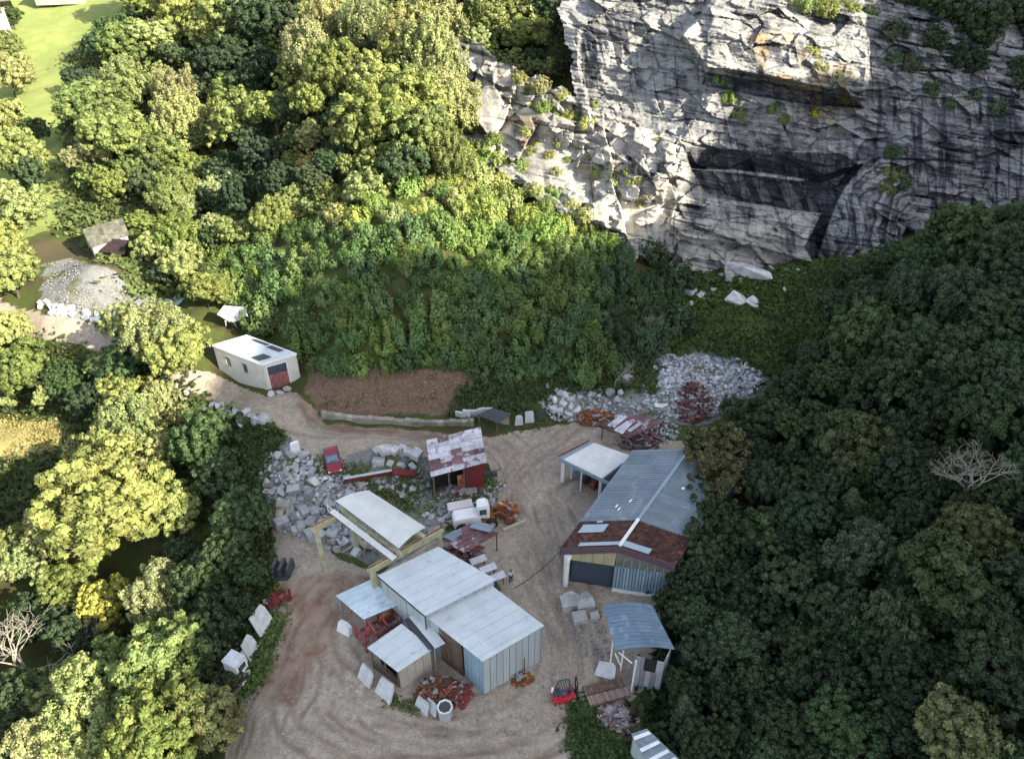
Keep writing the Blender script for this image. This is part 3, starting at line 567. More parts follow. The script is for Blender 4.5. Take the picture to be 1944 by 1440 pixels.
def shrub(px, py, rpx, col, desc, group, hk=1., onrock=False, name='shrub', cat='shrub', colj=.15):
    g = CG(px, py) if onrock else G(px, py, 0)
    if not onrock:
        R = 2.
        for _ in range(3): g = G(px, py, R*.5*hk); R = rpx*dist(g.x, g.y, g.z+R)/FPX
    R = rpx*dist(g.x, g.y, g.z)/FPX
    o = bpy.data.objects.new(name, random.choice(SHRUBS)); COL.objects.link(o); o.location = (g.x, g.y, g.z-(.5*R if onrock else .12*R)); o.scale = (R, R, R*hk*random.uniform(.9, 1.15)); o.rotation_euler = (random.uniform(-.15, .15), random.uniform(-.15, .15), random.uniform(0, 6.28)); o.color = jit(col, colj)
    tag(o, None, cat, group); pend(o, desc, px, py); return o
def fill(P, rmin, rmax, gap, f, tries=900, seed=1, pre=None):
    r = random.Random(seed); xs = [p[0] for p in P]; ys = [p[1] for p in P]; got = list(pre or [])
    for _ in range(tries):
        x = r.uniform(min(xs), max(xs)); y = r.uniform(min(ys), max(ys)); q = r.uniform(rmin, rmax)
        if not inpoly(np.array(x), np.array(y), P): continue
        if any(math.hypot(x-a, y-b) < gap*(q+c) for a, b, c in got): continue
        got.append((x, y, q)); f(x, y, q)
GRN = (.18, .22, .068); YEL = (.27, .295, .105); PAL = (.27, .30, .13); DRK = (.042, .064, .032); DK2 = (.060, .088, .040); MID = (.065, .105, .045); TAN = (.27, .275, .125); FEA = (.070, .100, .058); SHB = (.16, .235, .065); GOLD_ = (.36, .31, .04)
LT = 'trees of the sunlit left-hand wood'; UT = 'trees on the upper hillside'; RT = 'trees of the shaded right-hand forest'; BS = 'shrubs covering the hillside above the yard'
# lower left wood
L1 = [(215,940,125,'oak',YEL),(120,1010,70,'oak',YEL),(330,960,62,'oak',YEL),(255,815,70,'fine',PAL),(300,870,55,'oak',PAL),(190,860,55,'oak',YEL),(200,1150,52,'oak',(.34,.33,.07)),(310,1130,62,'fine',TAN),(130,1110,50,'oak',GRN),
      (60,1080,60,'open',PAL),(20,1040,45,'oak',GRN),(250,1250,75,'open',GRN),(330,1260,85,'oak',GRN),(190,1340,95,'fine',PAL),(300,1390,110,'oak',GRN),(390,1370,70,'oak',YEL),(100,1310,60,'oak',PAL),(100,1420,80,'fine',PAL),(370,1210,45,'oak',GRN),
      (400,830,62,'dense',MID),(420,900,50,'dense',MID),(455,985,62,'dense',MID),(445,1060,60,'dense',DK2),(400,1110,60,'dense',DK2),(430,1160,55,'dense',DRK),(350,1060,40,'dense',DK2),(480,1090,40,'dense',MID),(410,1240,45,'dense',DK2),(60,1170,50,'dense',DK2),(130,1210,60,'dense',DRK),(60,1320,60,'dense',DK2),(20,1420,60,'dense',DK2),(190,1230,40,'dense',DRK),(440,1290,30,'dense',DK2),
      (280,650,78,'fine',PAL),(230,700,50,'dense',MID),(340,665,58,'oak',YEL),(230,610,42,'oak',YEL),(290,600,35,'open',PAL),(195,690,30,'oak',GRN),
      (50,695,56,'oak',GRN),(120,722,36,'dense',MID),(10,630,48,'oak',YEL),(20,720,36,'dense',DK2),(90,745,34,'open',PAL),(170,760,40,'dense',DRK),(250,740,50,'oak',YEL),(210,760,35,'fine',PAL),(310,760,42,'fine',PAL),(8,765,20,'open',YEL),(350,800,32,'oak',YEL),
      (15,520,52,'oak',YEL),(20,400,55,'oak',YEL),(25,300,58,'oak',YEL),(62,335,36,'dense',MID),(60,250,30,'dense',MID),(12,230,40,'oak',YEL),(18,150,42,'oak',YEL),(15,95,32,'oak',GRN),(0,460,40,'oak',YEL),(20,30,24,'dense',MID)]
D = {'oak': ('rounded broadleaf tree', 'broadleaf_tree'), 'fine': ('fine-leaved feathery tree', 'birch_tree'), 'dense': ('dense-crowned tree', 'broadleaf_tree'), 'open': ('loose open-crowned tree', 'broadleaf_tree'), 'spire': ('pointed fir-like tree', 'conifer_tree')}
def cname(c): return {(.34,.33,.07): 'golden green', GRN: 'green', YEL: 'yellow-green', PAL: 'pale green', DRK: 'very dark green', DK2: 'dark green', MID: 'mid green', TAN: 'tan-leaved', FEA: 'grey-green', GOLD_: 'golden yellow', SHB: 'fresh green'}[c]
def T(px, py, r, k, c, g, **kw): return tree(px, py, r, k, c, f'{cname(c)} {D[k][0]}', g, D[k][1], **kw)
for a in L1: T(*a, LT)
fill([(-75,480),(-160,450),(-260,900),(-260,1440),(-75,1440)], 50, 62, .55, lambda x, y, q: T(x, y, q, 'oak', random.choice([GRN, YEL, MID]), LT), 200, 22, [(a, b, c) for a, b, c in PLACED])
# yellow shoots on the dark slope
for a in [(418,960,14),(430,985,13),(405,1080,14),(395,1115,13)]: shrub(*a, GOLD_, 'yellow leafy sprig on the dark slope', 'yellow sprigs on the shaded slope', hk=2.)
# upper wood
U1 = [(255,90,52,'oak',GRN),(330,20,62,'oak',YEL),(300,70,50,'oak',YEL),(420,20,55,'oak',YEL),(390,60,40,'oak',YEL),(180,200,58,'oak',GRN),(240,160,48,'fine',PAL),(215,250,60,'oak',GRN),(290,290,52,'oak',GRN),(345,180,50,'fine',TAN),(340,240,55,'fine',PAL),(165,290,42,'open',PAL),
      (320,370,48,'fine',GRN),(350,440,48,'fine',GRN),(345,500,42,'oak',PAL),(390,550,42,'oak',GRN),(250,330,36,'oak',GRN),(450,225,58,'oak',GRN),(520,215,50,'oak',GRN),(420,255,42,'open',YEL),(580,110,62,'fine',PAL),(620,60,52,'fine',TAN),(560,150,42,'dense',GRN),(600,190,45,'oak',GRN),
      (650,20,45,'fine',PAL),(700,60,60,'fine',PAL),(640,140,60,'oak',GRN),(690,150,50,'oak',YEL),(780,60,68,'fine',PAL),(850,40,70,'fine',TAN),(820,120,68,'fine',PAL),(880,110,48,'fine',PAL),(960,40,60,'oak',GRN),(1010,70,48,'oak',GRN),(985,130,40,'open',GRN),(940,-10,50,'oak',GRN),(1040,140,30,'open',PAL),(1040,10,40,'dense',MID),
      (740,200,82,'oak',GRN),(680,250,60,'oak',GRN),(800,260,62,'oak',GRN),(770,320,42,'oak',MID),(850,200,60,'fine',PAL),(640,300,36,'dense',MID),(850,290,48,'fine',GRN),
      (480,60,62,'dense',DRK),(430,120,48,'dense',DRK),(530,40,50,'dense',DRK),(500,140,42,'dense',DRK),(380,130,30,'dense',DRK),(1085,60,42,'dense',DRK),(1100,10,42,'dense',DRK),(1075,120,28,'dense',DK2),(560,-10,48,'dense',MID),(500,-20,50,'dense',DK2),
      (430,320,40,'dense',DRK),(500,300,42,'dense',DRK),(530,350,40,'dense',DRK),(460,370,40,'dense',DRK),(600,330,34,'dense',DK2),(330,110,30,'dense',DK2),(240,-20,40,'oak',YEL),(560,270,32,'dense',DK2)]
for a in U1: T(*a, UT, ctr=1.6 if a[0] < 250 and 140 < a[1] < 300 else 1.)
fill([(150,100),(300,-10),(560,-20),(900,-20),(1080,0),(1080,130),(900,160),(880,260),(760,345),(560,400),(400,470),(420,560),(330,560),(250,400),(140,330)], 24, 40, .5, lambda x, y, q: T(x, y, q, random.choice(['dense', 'oak']), random.choice([DK2, MID, GRN, GRN, PAL]), UT, ctr=.8), 900, 21, [(a, b, c*.75) for a, b, c in PLACED])
tree(583,313,24,'open',(.42,.34,.15),'', UT, label='small straw-yellow dying tree hanging over the dark gap in the upper wood')
# shrub-covered hillside
SL = [(395,520),(430,430),(560,395),(640,360),(760,340),(860,320),(900,240),(950,330),(1000,380),(1100,430),(1180,430),(1240,450),(1290,520),(1300,600),(1250,670),(1180,705),(1080,700),(985,705),(900,702),(820,690),(700,692),(600,690),(560,650),(480,600),(420,590)]
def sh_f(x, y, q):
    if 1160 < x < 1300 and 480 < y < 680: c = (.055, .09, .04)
    elif y < 430: c = random.choice([SHB, (.27, .33, .09), YEL])  # sun and shade put into leaf colour: brighter upslope, darker below
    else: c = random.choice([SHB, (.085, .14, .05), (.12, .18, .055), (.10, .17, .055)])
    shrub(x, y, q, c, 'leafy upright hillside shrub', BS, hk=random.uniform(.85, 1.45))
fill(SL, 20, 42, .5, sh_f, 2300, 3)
# right-hand forest
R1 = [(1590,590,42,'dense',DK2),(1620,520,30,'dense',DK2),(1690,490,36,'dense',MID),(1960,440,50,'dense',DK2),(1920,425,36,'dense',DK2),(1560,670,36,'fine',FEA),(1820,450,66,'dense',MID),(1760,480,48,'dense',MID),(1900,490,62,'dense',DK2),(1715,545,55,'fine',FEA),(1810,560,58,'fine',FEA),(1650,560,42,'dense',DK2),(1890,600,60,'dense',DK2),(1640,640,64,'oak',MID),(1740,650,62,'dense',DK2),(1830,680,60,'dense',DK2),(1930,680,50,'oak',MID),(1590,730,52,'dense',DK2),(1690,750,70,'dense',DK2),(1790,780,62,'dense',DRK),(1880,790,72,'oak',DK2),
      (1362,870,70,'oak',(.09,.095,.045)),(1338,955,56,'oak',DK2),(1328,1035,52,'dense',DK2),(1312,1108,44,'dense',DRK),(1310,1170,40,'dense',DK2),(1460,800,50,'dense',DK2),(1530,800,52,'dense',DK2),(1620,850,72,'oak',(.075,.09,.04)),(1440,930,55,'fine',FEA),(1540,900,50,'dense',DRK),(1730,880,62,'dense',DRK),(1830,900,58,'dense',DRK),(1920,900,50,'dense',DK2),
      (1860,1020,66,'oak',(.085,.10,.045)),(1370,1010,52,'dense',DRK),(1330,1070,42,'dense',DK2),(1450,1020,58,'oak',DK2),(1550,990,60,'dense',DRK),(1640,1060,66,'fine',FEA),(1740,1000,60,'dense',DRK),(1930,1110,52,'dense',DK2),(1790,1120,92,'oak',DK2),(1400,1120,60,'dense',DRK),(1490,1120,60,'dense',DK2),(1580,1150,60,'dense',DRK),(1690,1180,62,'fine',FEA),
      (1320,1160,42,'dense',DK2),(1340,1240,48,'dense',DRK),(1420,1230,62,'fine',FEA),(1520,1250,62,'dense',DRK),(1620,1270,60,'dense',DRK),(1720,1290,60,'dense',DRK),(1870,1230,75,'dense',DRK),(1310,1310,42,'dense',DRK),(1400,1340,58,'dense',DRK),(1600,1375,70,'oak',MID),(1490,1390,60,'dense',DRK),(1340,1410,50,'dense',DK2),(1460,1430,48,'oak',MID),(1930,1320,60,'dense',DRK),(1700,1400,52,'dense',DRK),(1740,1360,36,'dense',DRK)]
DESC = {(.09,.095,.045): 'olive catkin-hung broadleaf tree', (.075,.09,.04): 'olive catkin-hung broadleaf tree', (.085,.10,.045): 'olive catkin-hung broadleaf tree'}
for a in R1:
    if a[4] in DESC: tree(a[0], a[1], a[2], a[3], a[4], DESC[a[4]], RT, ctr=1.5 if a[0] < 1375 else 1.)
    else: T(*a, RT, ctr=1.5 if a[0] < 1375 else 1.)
tree(1815,1405,85,'oak',(.22,.22,.09),'', RT, label='pale yellow-topped tree at the bottom right of the dark forest')  # sun touching this crown is put into its pale leaf colour
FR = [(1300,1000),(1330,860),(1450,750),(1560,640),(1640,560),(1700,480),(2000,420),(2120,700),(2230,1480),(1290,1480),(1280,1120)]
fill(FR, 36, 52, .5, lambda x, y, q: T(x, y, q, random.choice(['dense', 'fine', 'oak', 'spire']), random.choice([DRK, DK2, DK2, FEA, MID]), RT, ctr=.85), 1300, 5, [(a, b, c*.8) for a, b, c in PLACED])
# forest above the right end of the rock
R2 = [(1790,30,52,'dense',DK2),(1870,70,58,'dense',DK2),(1930,150,42,'dense',DK2),(1830,120,40,'dense',DRK),(1910,20,50,'dense',DK2),(1740,10,40,'dense',DK2),(1770,80,30,'dense',DK2),(1700,-10,40,'dense',MID),(1960,80,40,'dense',DRK)]

# ---------------------------------------------------------------- buildings
def bil(q, u, v): return q[0].lerp(q[1], u).lerp(q[3].lerp(q[2], u), v)
def nrm(q): return (q[1]-q[0]).cross(q[3]-q[0]).normalized()
def sheets(mb, q, nu, nv, th=.06, jitz=.012, rib=0, m=0, mfun=None, rs=.5, ribh=.05, over=0.):
    """roof of metal sheets laid on the quad q (u across the sheets, v along them); rib = raised seams per sheet"""
    n = nrm(q); n = n if n.z > 0 else -n
    for i in range(nu):
        for j in range(nv):
            u0, u1, v0, v1 = i/nu, (i+1)/nu, j/nv, (j+1)/nv; z = random.uniform(0, jitz)+.010*(j % 2)+.006*(i % 2); P = [bil(q, u0, v0), bil(q, u1, v0), bil(q, u1, v1), bil(q, u0, v1)]
            P = [p+n*z for p in P]; r = .5+random.uniform(-rs, rs); mm = mfun(i, j) if mfun else m; mb.hexa([p-n*th for p in P]+P, r, mm)
            for k in range(rib):
                a = bil(P, (k+.5)/rib, 0)+n*ribh/2; b = bil(P, (k+.5)/rib, 1)+n*ribh/2; mb.beam(a, b, .07, ribh, r, mm)
def wall(mb, a, b, z0, za, zb, th=.12, r=.5, m=0, ins=0.):
    a = Vector(a); b = Vector(b); d = Vector((b.x-a.x, b.y-a.y, 0)).normalized(); nn = Vector((-d.y, d.x, 0))*th/2; a = Vector((a.x, a.y, 0))+d*ins; b = Vector((b.x, b.y, 0))-d*ins
    Z = lambda p, z: Vector((p.x, p.y, z)); mb.hexa([Z(a-nn, z0), Z(a+nn, z0), Z(b+nn, z0), Z(b-nn, z0), Z(a-nn, za), Z(a+nn, za), Z(b+nn, zb), Z(b-nn, zb)], r, m)
def boards(mb, a, b, z0, za, zb, n, th=.08, rs=.4, m=0, gap=.01):
    a = Vector(a); b = Vector(b)
    for i in range(n):
        u, v = i/n+gap/2, (i+1)/n-gap/2; wall(mb, a.lerp(b, u), b if i == n-1 else a.lerp(b, v), z0, za+(zb-za)*u, za+(zb-za)*v, th+random.uniform(0, .03), .5+random.uniform(-rs, rs), m)
def inset(q, d):
    c = (q[0]+q[1]+q[2]+q[3])/4; return [p+(c-p).normalized()*d*1.4 for p in q]
def base(q): c = (q[0]+q[1]+q[2]+q[3])/4; return (c.x, c.y, 0)
def post(mb, p, z0, z1, w_=.14, m=0): mb.box((p[0], p[1], (z0+z1)/2), (w_, w_, z1-z0), 0, .5, m)

# --- white workshop: two volumes
ZF, ZR = 5.2, 5.9
qf = [W(807,1168,ZF), W(916,1255,ZF), W(1033,1187,ZF), W(930,1108,ZF)]
qr = [W(717,1092,ZR), W(807,1168,ZR), W(942,1100,ZR), W(832,1037,ZR)]
R = root('workshop', base(qf), 'big white flat-roofed sheet-metal workshop of two joined blocks in the middle of the yard', 'workshop')
mb = MB(); sheets(mb, qf, 2, 4, rib=3, rs=.3); mb.beam(qf[3]+Vector((0,0,.04)), qf[0]+Vector((0,0,.04)), .30, .10); mb.build('front_roof', WHITE_ROOF, R)
mb = MB(); sheets(mb, qr, 2, 4, rib=3, rs=.3); mb.build('rear_roof', WHITE_ROOF, R)
e = inset(qf, .18); mb = MB()
boards(mb, e[1], e[2], 0, ZF-.08, ZF-.08, 9, rs=.3); boards(mb, e[2], e[3], 0, ZF-.08, ZF-.08, 7, rs=.3); boards(mb, e[0].lerp(e[1], .02), e[0].lerp(e[1], .2), 0, ZF-.08, ZF-.08, 2); boards(mb, e[0], e[3], 0, ZF-.08, ZF-.08, 5, th=.06)
mb.build('front_wall', PALE_WALL, R)
mb = MB(); boards(mb, e[0].lerp(e[1], .2), e[0].lerp(e[1], .62), 0, ZF-.1, ZF-.1, 9, rs=.5); mb.build('plank_wall', TIMBER, R)
mb = MB(); boards(mb, e[0].lerp(e[1], .66), e[1], 0, ZF-.1, ZF-.1, 5, rs=.3); D_ = mb.build('sliding_door', BLUE_SHEET, R)
mb = MB(); mb.beam(e[0].lerp(e[1], .60)+Vector((0,0,-.2)), e[1]+Vector((-.05,-.05,-.2)), .08, .08); mb.build('door_rail', STEEL, D_)
er = inset(qr, .18); mb = MB()
for k, n in ((0, 7), (1, 7), (2, 6), (3, 6)): boards(mb, er[k], er[(k+1) % 4], 0, ZR-.08, ZR-.08, n, rs=.25)
mb.build('rear_wall', PALE_WALL, R)
mb = MB(); mb.beam(qr[0]+Vector((-.02,0,-.10)), qr[1]+Vector((-.02,0,-.10)), .12, .14); mb.tube(qr[1]+Vector((0,-.05,-.1)), qr[1]+Vector((0,-.05,-1.8)), .06); mb.build('gutter', GREYDARK, R)
mb = MB(); p = qf[2]+Vector((-.15,-.1,0)); mb.tube((p.x, p.y, 0), (p.x, p.y, ZF-.1), .07); mb.build('downpipe', STEEL, R)
p = qf[1].lerp(qf[2], .68)
mb = MB(); mb.tube((p.x, p.y-.06, .3), (p.x, p.y-.06, 2.2), .04); mb.build('standpipe', GREYDARK, R)
# --- lean-tos
def lean(px4, z4, label, name='lean_to_shed', wallk=None, mats=(WHITE_ROOF, STEEL), nu=2, nv=3, z0=0., posts=True, rib=3):
    q = [W(a, b, z) for (a, b), z in zip(px4, z4)]
    R = root(name, (sum(p.x for p in q)/4, sum(p.y for p in q)/4, z0), label, 'shed'); mb = MB(); sheets(mb, q, nu, nv, rib=rib, rs=.35); mb.build('roof', mats[0], R); e = inset(q, .2)
    if posts:
        for p in e:
            mb = MB(); post(mb, p, z0, p.z-.06); mb.build('post', mats[1], R)
    mb = MB(); mb.beam(e[0]-Vector((0,0,.12)), e[1]-Vector((0,0,.12)), .1, .14); mb.beam(e[3]-Vector((0,0,.12)), e[2]-Vector((0,0,.12)), .1, .14); mb.build('roof_beam', mats[1], R)
    return R, q, e
R, q, e = lean([(637,1130),(690,1175),(762,1145),(703,1100)], (3.0,3.0,3.5,3.5), 'open lean-to with blotchy pale blue sheet roof at the workshop rear left corner', mats=(mat('pale_blue_sheet', (.37,.47,.54), (.48,.55,.60), 1.2, rough=.45, rnd=.2, bmp=.05, c3=(.28,.33,.33), lo3=.6), STEEL))
mb = MB(); wall(mb, e[3], e[2], 0, 3.2, 3.2); mb.build('back_wall', PALE_WALL, R)
R, q, e = lean([(697,1229),(755,1275),(822,1231),(762,1183)], (3.1,3.1,3.6,3.6), 'small shed with clean white roof and beige side wall in front of the workshop', posts=False, nu=1, nv=2)
mb = MB(); boards(mb, e[1], e[2], 0, 3.0, 3.5, 4, rs=.1); mb.build('side_wall', mat('beige_board', (.36,.33,.29), (.30,.28,.25), 1, rnd=.1), R)
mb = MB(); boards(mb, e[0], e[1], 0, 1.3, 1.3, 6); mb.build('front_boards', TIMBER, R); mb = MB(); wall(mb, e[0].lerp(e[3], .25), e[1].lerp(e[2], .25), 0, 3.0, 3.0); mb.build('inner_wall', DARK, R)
for a, b in ((0, .0), (0, .5), (0, .97)):
    p = e[0].lerp(e[1], b); mb = MB(); post(mb, p, 0, 3.0, .12); mb.build('post', TIMBER, R)
q2 = [W(776,1170,3.9), W(826,1230,3.9), W(845,1220,4.0), W(800,1163,4.0)]
R = root('canopy_roof', (q2[0].x, q2[0].y, 0), 'narrow pale roof strip with dark gap along the workshop side wall', 'roof'); mb = MB(); sheets(mb, q2, 1, 3, rib=1); mb.build('roof', WHITE_ROOF, R)
mb = MB(); sheets(mb, [W(766,1176,3.75), W(815,1233,3.75), W(826,1230,3.75), W(777,1170,3.75)], 1, 5); mb.build('dark_panel', GREYDARK, R)
for t in (0, .5, 1):
    p = q2[0].lerp(q2[1], t*.94+.03); mb = MB(); post(mb, p, 0, 3.8, .1); mb.build('post', STEEL, R)
# --- rusty machine between the lean-tos
c = W(728,1188,1.0); R = root('stone_saw', (c.x, c.y, 0), 'rusty red stone saw frame between the two lean-tos beside the workshop', 'machine')
ax = (W(690,1205,1)-W(765,1160,1)); ax.z = 0; ax.normalize(); L_ = 2.5; sd = Vector((-ax.y, ax.x, 0)); RM = mat('pinkish_red_machine', (.30,.07,.08), (.16,.05,.05), 4, rnd=.4, c3=(.38,.22,.22), lo3=.58)
mb = MB()
for s in (-.7, 0, .7): mb.beam(c-ax*L_+sd*s+Vector((0,0,.2)), c+ax*L_+sd*s+Vector((0,0,.2)), .2, .25, random.random())
mb.build('bed', RM, R); mb = MB()
for t in (-2.3, -1.2, 0, 1.2, 2.3): mb.beam(c+ax*t-sd*.9+Vector((0,0,1.2)), c+ax*t+sd*.9+Vector((0,0,1.2)), .14, .14, random.random()); post(mb, c+ax*t-sd*.9, 0, 2.3, .14); post(mb, c+ax*t+sd*.9, 0, 2.3, .14)
mb.build('frame', RM, R); mb = MB(); mb.tube(c-ax*.4+sd*.1+Vector((0,0,.9)), c-ax*.4-sd*.1+Vector((0,0,.9)), .75, n=20); mb.build('blade', RUST, R); mb = MB(); mb.box(c+ax*1.3+Vector((0,0,.7)), (.8,.7,.6), .6); mb.build('motor', RM, R)

# --- the long hall
ZE, ZG = 5.5, 6.9
eN, eF = W(1064,1040,ZE), W(1202,854,ZE); rN, rF = W(1176,1036,ZG), W(1308,853,ZG); gN = rN+(rN-eN)*.98; gN.z = ZE; gF = rF+(rF-eF)*.98; gF.z = ZE
QL = [eN, rN, rF, eF]; QR = [rN, gN, gF, rF]     # u: eave to ridge, v: near to far
R = root('long_hall', (8, 50, 0), 'long hall with blue-grey metal roof turning to red tiles at its near gable', 'hall')
def sub(q, u0, u1, v0, v1, lift=0):
    n = nrm(q); n = n if n.z > 0 else -n; return [bil(q, a, b)+n*lift for a, b in ((u0, v0), (u1, v0), (u1, v1), (u0, v1))]
mb = MB(); sheets(mb, sub(QL, 0, 1, .245, 1), 2, 13, rib=2, rs=.45); sheets(mb, sub(QR, 0, 1, .235, 1), 2, 13, rib=2, rs=.45)
# sheets run from eave to ridge: seams across
for i in range(34):
    v = .25+.022*i
    mb.beam(bil(QL, .02, v)+Vector((0,0,.05)), bil(QL, .97, v)+Vector((0,0,.05)), .05, .04, random.random())
    mb.beam(bil(QR, .03, v)+Vector((0,0,.05)), bil(QR, .98, v)+Vector((0,0,.05)), .05, .04, random.random())
mb.build('metal_roof', BLUE_ROOF, R)
mb = MB()
for Q in (QL, QR):
    for i in range(16):
        for j in range(11):
            s_ = sub(Q, i/16, (i+1)/16, j/11*.24, (j+1)/11*.24, random.uniform(-.01, .03)); n = nrm(s_); s_ = [p+Vector((0, 0, .05*(k in (1, 2)) if Q is QR else .05*(k in (0, 3)))) for k, p in enumerate(s_)]; mb.slab(s_, .1, random.random())
mb.build('tile_roof', TILE, R)
mb = MB(); mb.slab(sub(QL, .12, .56, .13, .205, .14), .04, .6); mb.slab(sub(QL, .3, .99, .005, .035, .14), .04, .5); mb.slab(sub(QR, .02, .5, .005, .05, .14), .04, .5); mb.slab(sub(QL, .32, .42, .222, .24, .14), .04, 1.); mb.build('skylight_sheet', mat('clear_sheet', (.27,.33,.37), (.33,.38,.42), .9, rough=.35, rnd=.1, bmp=0), R)
mb = MB(); mb.beam(rN+Vector((0,-.05,.12)), rN.lerp(rF, .25)+Vector((0,0,.12)), .3, .12); mb.build('ridge_cap', WHITE, R)
mb = MB(); mb.beam(rN.lerp(rF, .25)+Vector((0,0,.1)), rF+Vector((0,0,.1)), .3, .07); mb.build('ridge_sheet', mat('light_blue_ridge', (.25,.31,.37), (.19,.24,.29), 3, rnd=.2, bmp=.05), R)
mb = MB(); dn = Vector((0, 0, -.8)); o_ = Vector((-.04, -.12, 0)); mb.hexa([eN+dn+o_, rN+dn+o_, rN+dn, eN+dn, eN+o_+Vector((0,0,.02)), rN+o_+Vector((0,0,.02)), rN, eN]); mb.hexa([rN+dn+o_, gN+dn+o_, gN+dn, rN+dn, rN+o_+Vector((0,0,.02)), gN+o_+Vector((0,0,.02)), gN, rN]); mb.build('gable_fascia', PURPLE, R)
inw = (rF-rN).normalized()*.35; A_ = eN+inw+(gN-eN).normalized()*.25; B_ = gN+inw-(gN-eN).normalized()*.25; fr = lambda t: A_.lerp(B_, t); ztop = lambda t: 5.0+1.3*(1-abs(t-.5)*2)
mb = MB(); wall(mb, fr(0), fr(.05), 0, 5.1, 5.1, .3); mb.build('corner_pillar', WHITE, R)
mb = MB(); boards(mb, fr(.05), fr(.47), 3.75, 5.0, 6.1, 4, rs=.2); mb.build('cream_panel', CREAMPANEL, R)
mb = MB(); boards(mb, fr(.47), fr(1), .0, 3.7, 3.7, 18, rs=.5); mb.build('corrugated_panel', BLUE_SHEET, R)
mb = MB(); wall(mb, fr(.47), fr(1), 4.9, 6.2, 5.0); mb.build('gable_board', mat('dull_board', (.20,.19,.17), (.14,.13,.12), 2, rnd=.1), R)
for i in range(7):
    t0, t1 = .48+.072*i, .48+.072*(i+1); mb = MB()
    for a, b, z0, z1 in ((t0, t0+.006, 3.7, 4.9), (t1-.006, t1, 3.7, 4.9)): wall(mb, fr(a), fr(b), z0, z1, z1, .12)
    wf = mb.build('window', STEEL, R); mb = MB(); wall(mb, fr(t0+.006), fr(t1-.006), 3.7, 4.9, 4.9, .03); mb.build('pane', mat('grimy_pane', (.17,.17,.15), (.10,.11,.10), 3, rough=.4, rnd=.1), wf)
mb = MB(); wall(mb, fr(.47), fr(1)+Vector((0,-.0,0)), 0, .5, .5, .2); mb.build('plinth', WHITE, R)
mb = MB(); sw = A_; fw = eF+Vector((.1,-.2,0)); boards(mb, sw, fw, 0, ZE-.1, ZE-.1, 14, rs=.2); bw = gF-Vector((.3,.3,0)); wall(mb, fw, bw, 0, ZE-.1, ZE-.1); wall(mb, B_, bw, 0, ZE-.1, ZE-.1); mb.build('side_wall', mat('grey_render', (.27,.28,.29), (.2,.21,.21), 1, rnd=.1), R)
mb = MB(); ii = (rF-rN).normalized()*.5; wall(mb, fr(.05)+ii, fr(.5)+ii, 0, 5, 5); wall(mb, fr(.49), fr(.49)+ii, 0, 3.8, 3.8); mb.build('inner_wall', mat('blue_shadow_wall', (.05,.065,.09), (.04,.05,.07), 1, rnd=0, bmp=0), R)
mb = MB(); a = fr(.035)-inw*.6; mb.tube((a.x, a.y, 0), (a.x+.1, a.y, 3.9), .22, .22, 12); mb.tube((a.x+.1, a.y, 3.9), (a.x+.5, a.y+.3, 4.5), .22, .15, 12); mb.build('dust_pipe', WHITE, R)
mb = MB()
for u, v, s in ((.62,.42,.2),(.44,.37,.12),(.52,.34,.14)): mb.slab(sub(QL, u, u+.035, v, v+.03, .1), .03, .9)
mb.slab(sub(QR, .3, .35, .62, .64, .1), .03, .9); mb.build('roof_patch', WHITE, R)
# cable from the hall corner to the workshop corner post
P0 = W(1066,1044,5.3); P1 = W(976,1116,3.2); mb = MB(); n = 14
cpts = [P0.lerp(P1, i/n)-Vector((0, 0, 1.2*4*(i/n)*(1-i/n)*.35)) for i in range(n+1)]
for i in range(n): mb.tube(cpts[i], cpts[i+1], .04, n=5)
one('power_cable', mb, RUBBER, 'thin dark cable sagging from the hall corner across the yard', 'cable', loc=tuple(P1))

# --- carport
q = [W(1062,868,3.7), W(1143,908,3.7), W(1200,866,4.1), W(1120,838,4.1)]
R = root('carport', base(q), 'open-fronted white-roofed carport with blue-grey fascia beside the long hall', 'carport')
def rot_q(q, u0, u1, v0, v1, l=0): return sub(q, u0, u1, v0, v1, l)
mb = MB(); sheets(mb, rot_q(q, .10, 1., .0, 1., .05), 2, 3, rs=.25); mb.build('roof', mat('off_white_membrane', (.55,.55,.53), (.46,.47,.47), 1.2, rough=.7, rnd=.06, c3=(.40,.41,.42), lo3=.62), R)
mb = MB(); mb.slab(rot_q(q, -.0, .11, 0, 1., .03), .1); mb.beam(q[0]-Vector((0,.05,.2)), q[1]+(q[1]-q[0])*.25-Vector((0,.05,.2)), .12, .42); mb.beam(q[1]-Vector((0,0,.2)), q[2]-Vector((0,0,.2)), .12, .4); mb.build('fascia', mat('blue_grey_fascia', (.20,.27,.33), (.16,.22,.27), 2, rnd=.1), R)
mb = MB(); mb.beam(q[0]+Vector((-.1,.1,.12)), q[3]+Vector((-.1,0,.15)), .16, .12); mb.build('verge_trim', RUST, R)
e = inset(q, .3)
for p, w_ in ((e[0], .35), (e[0].lerp(e[3], .33), .2), (e[1], .25), (e[3], .3), (e[0].lerp(e[1], .5), .15)): mb = MB(); post(mb, p, 0, p.z-.3, w_); mb.build('post', WHITE, R)
mb = MB(); wall(mb, e[3], e[2], 0, 3.8, 3.8); wall(mb, e[1], e[2], 0, 3.3, 3.6); mb.build('wall', mat('grey_render', (.27,.28,.29)), R)
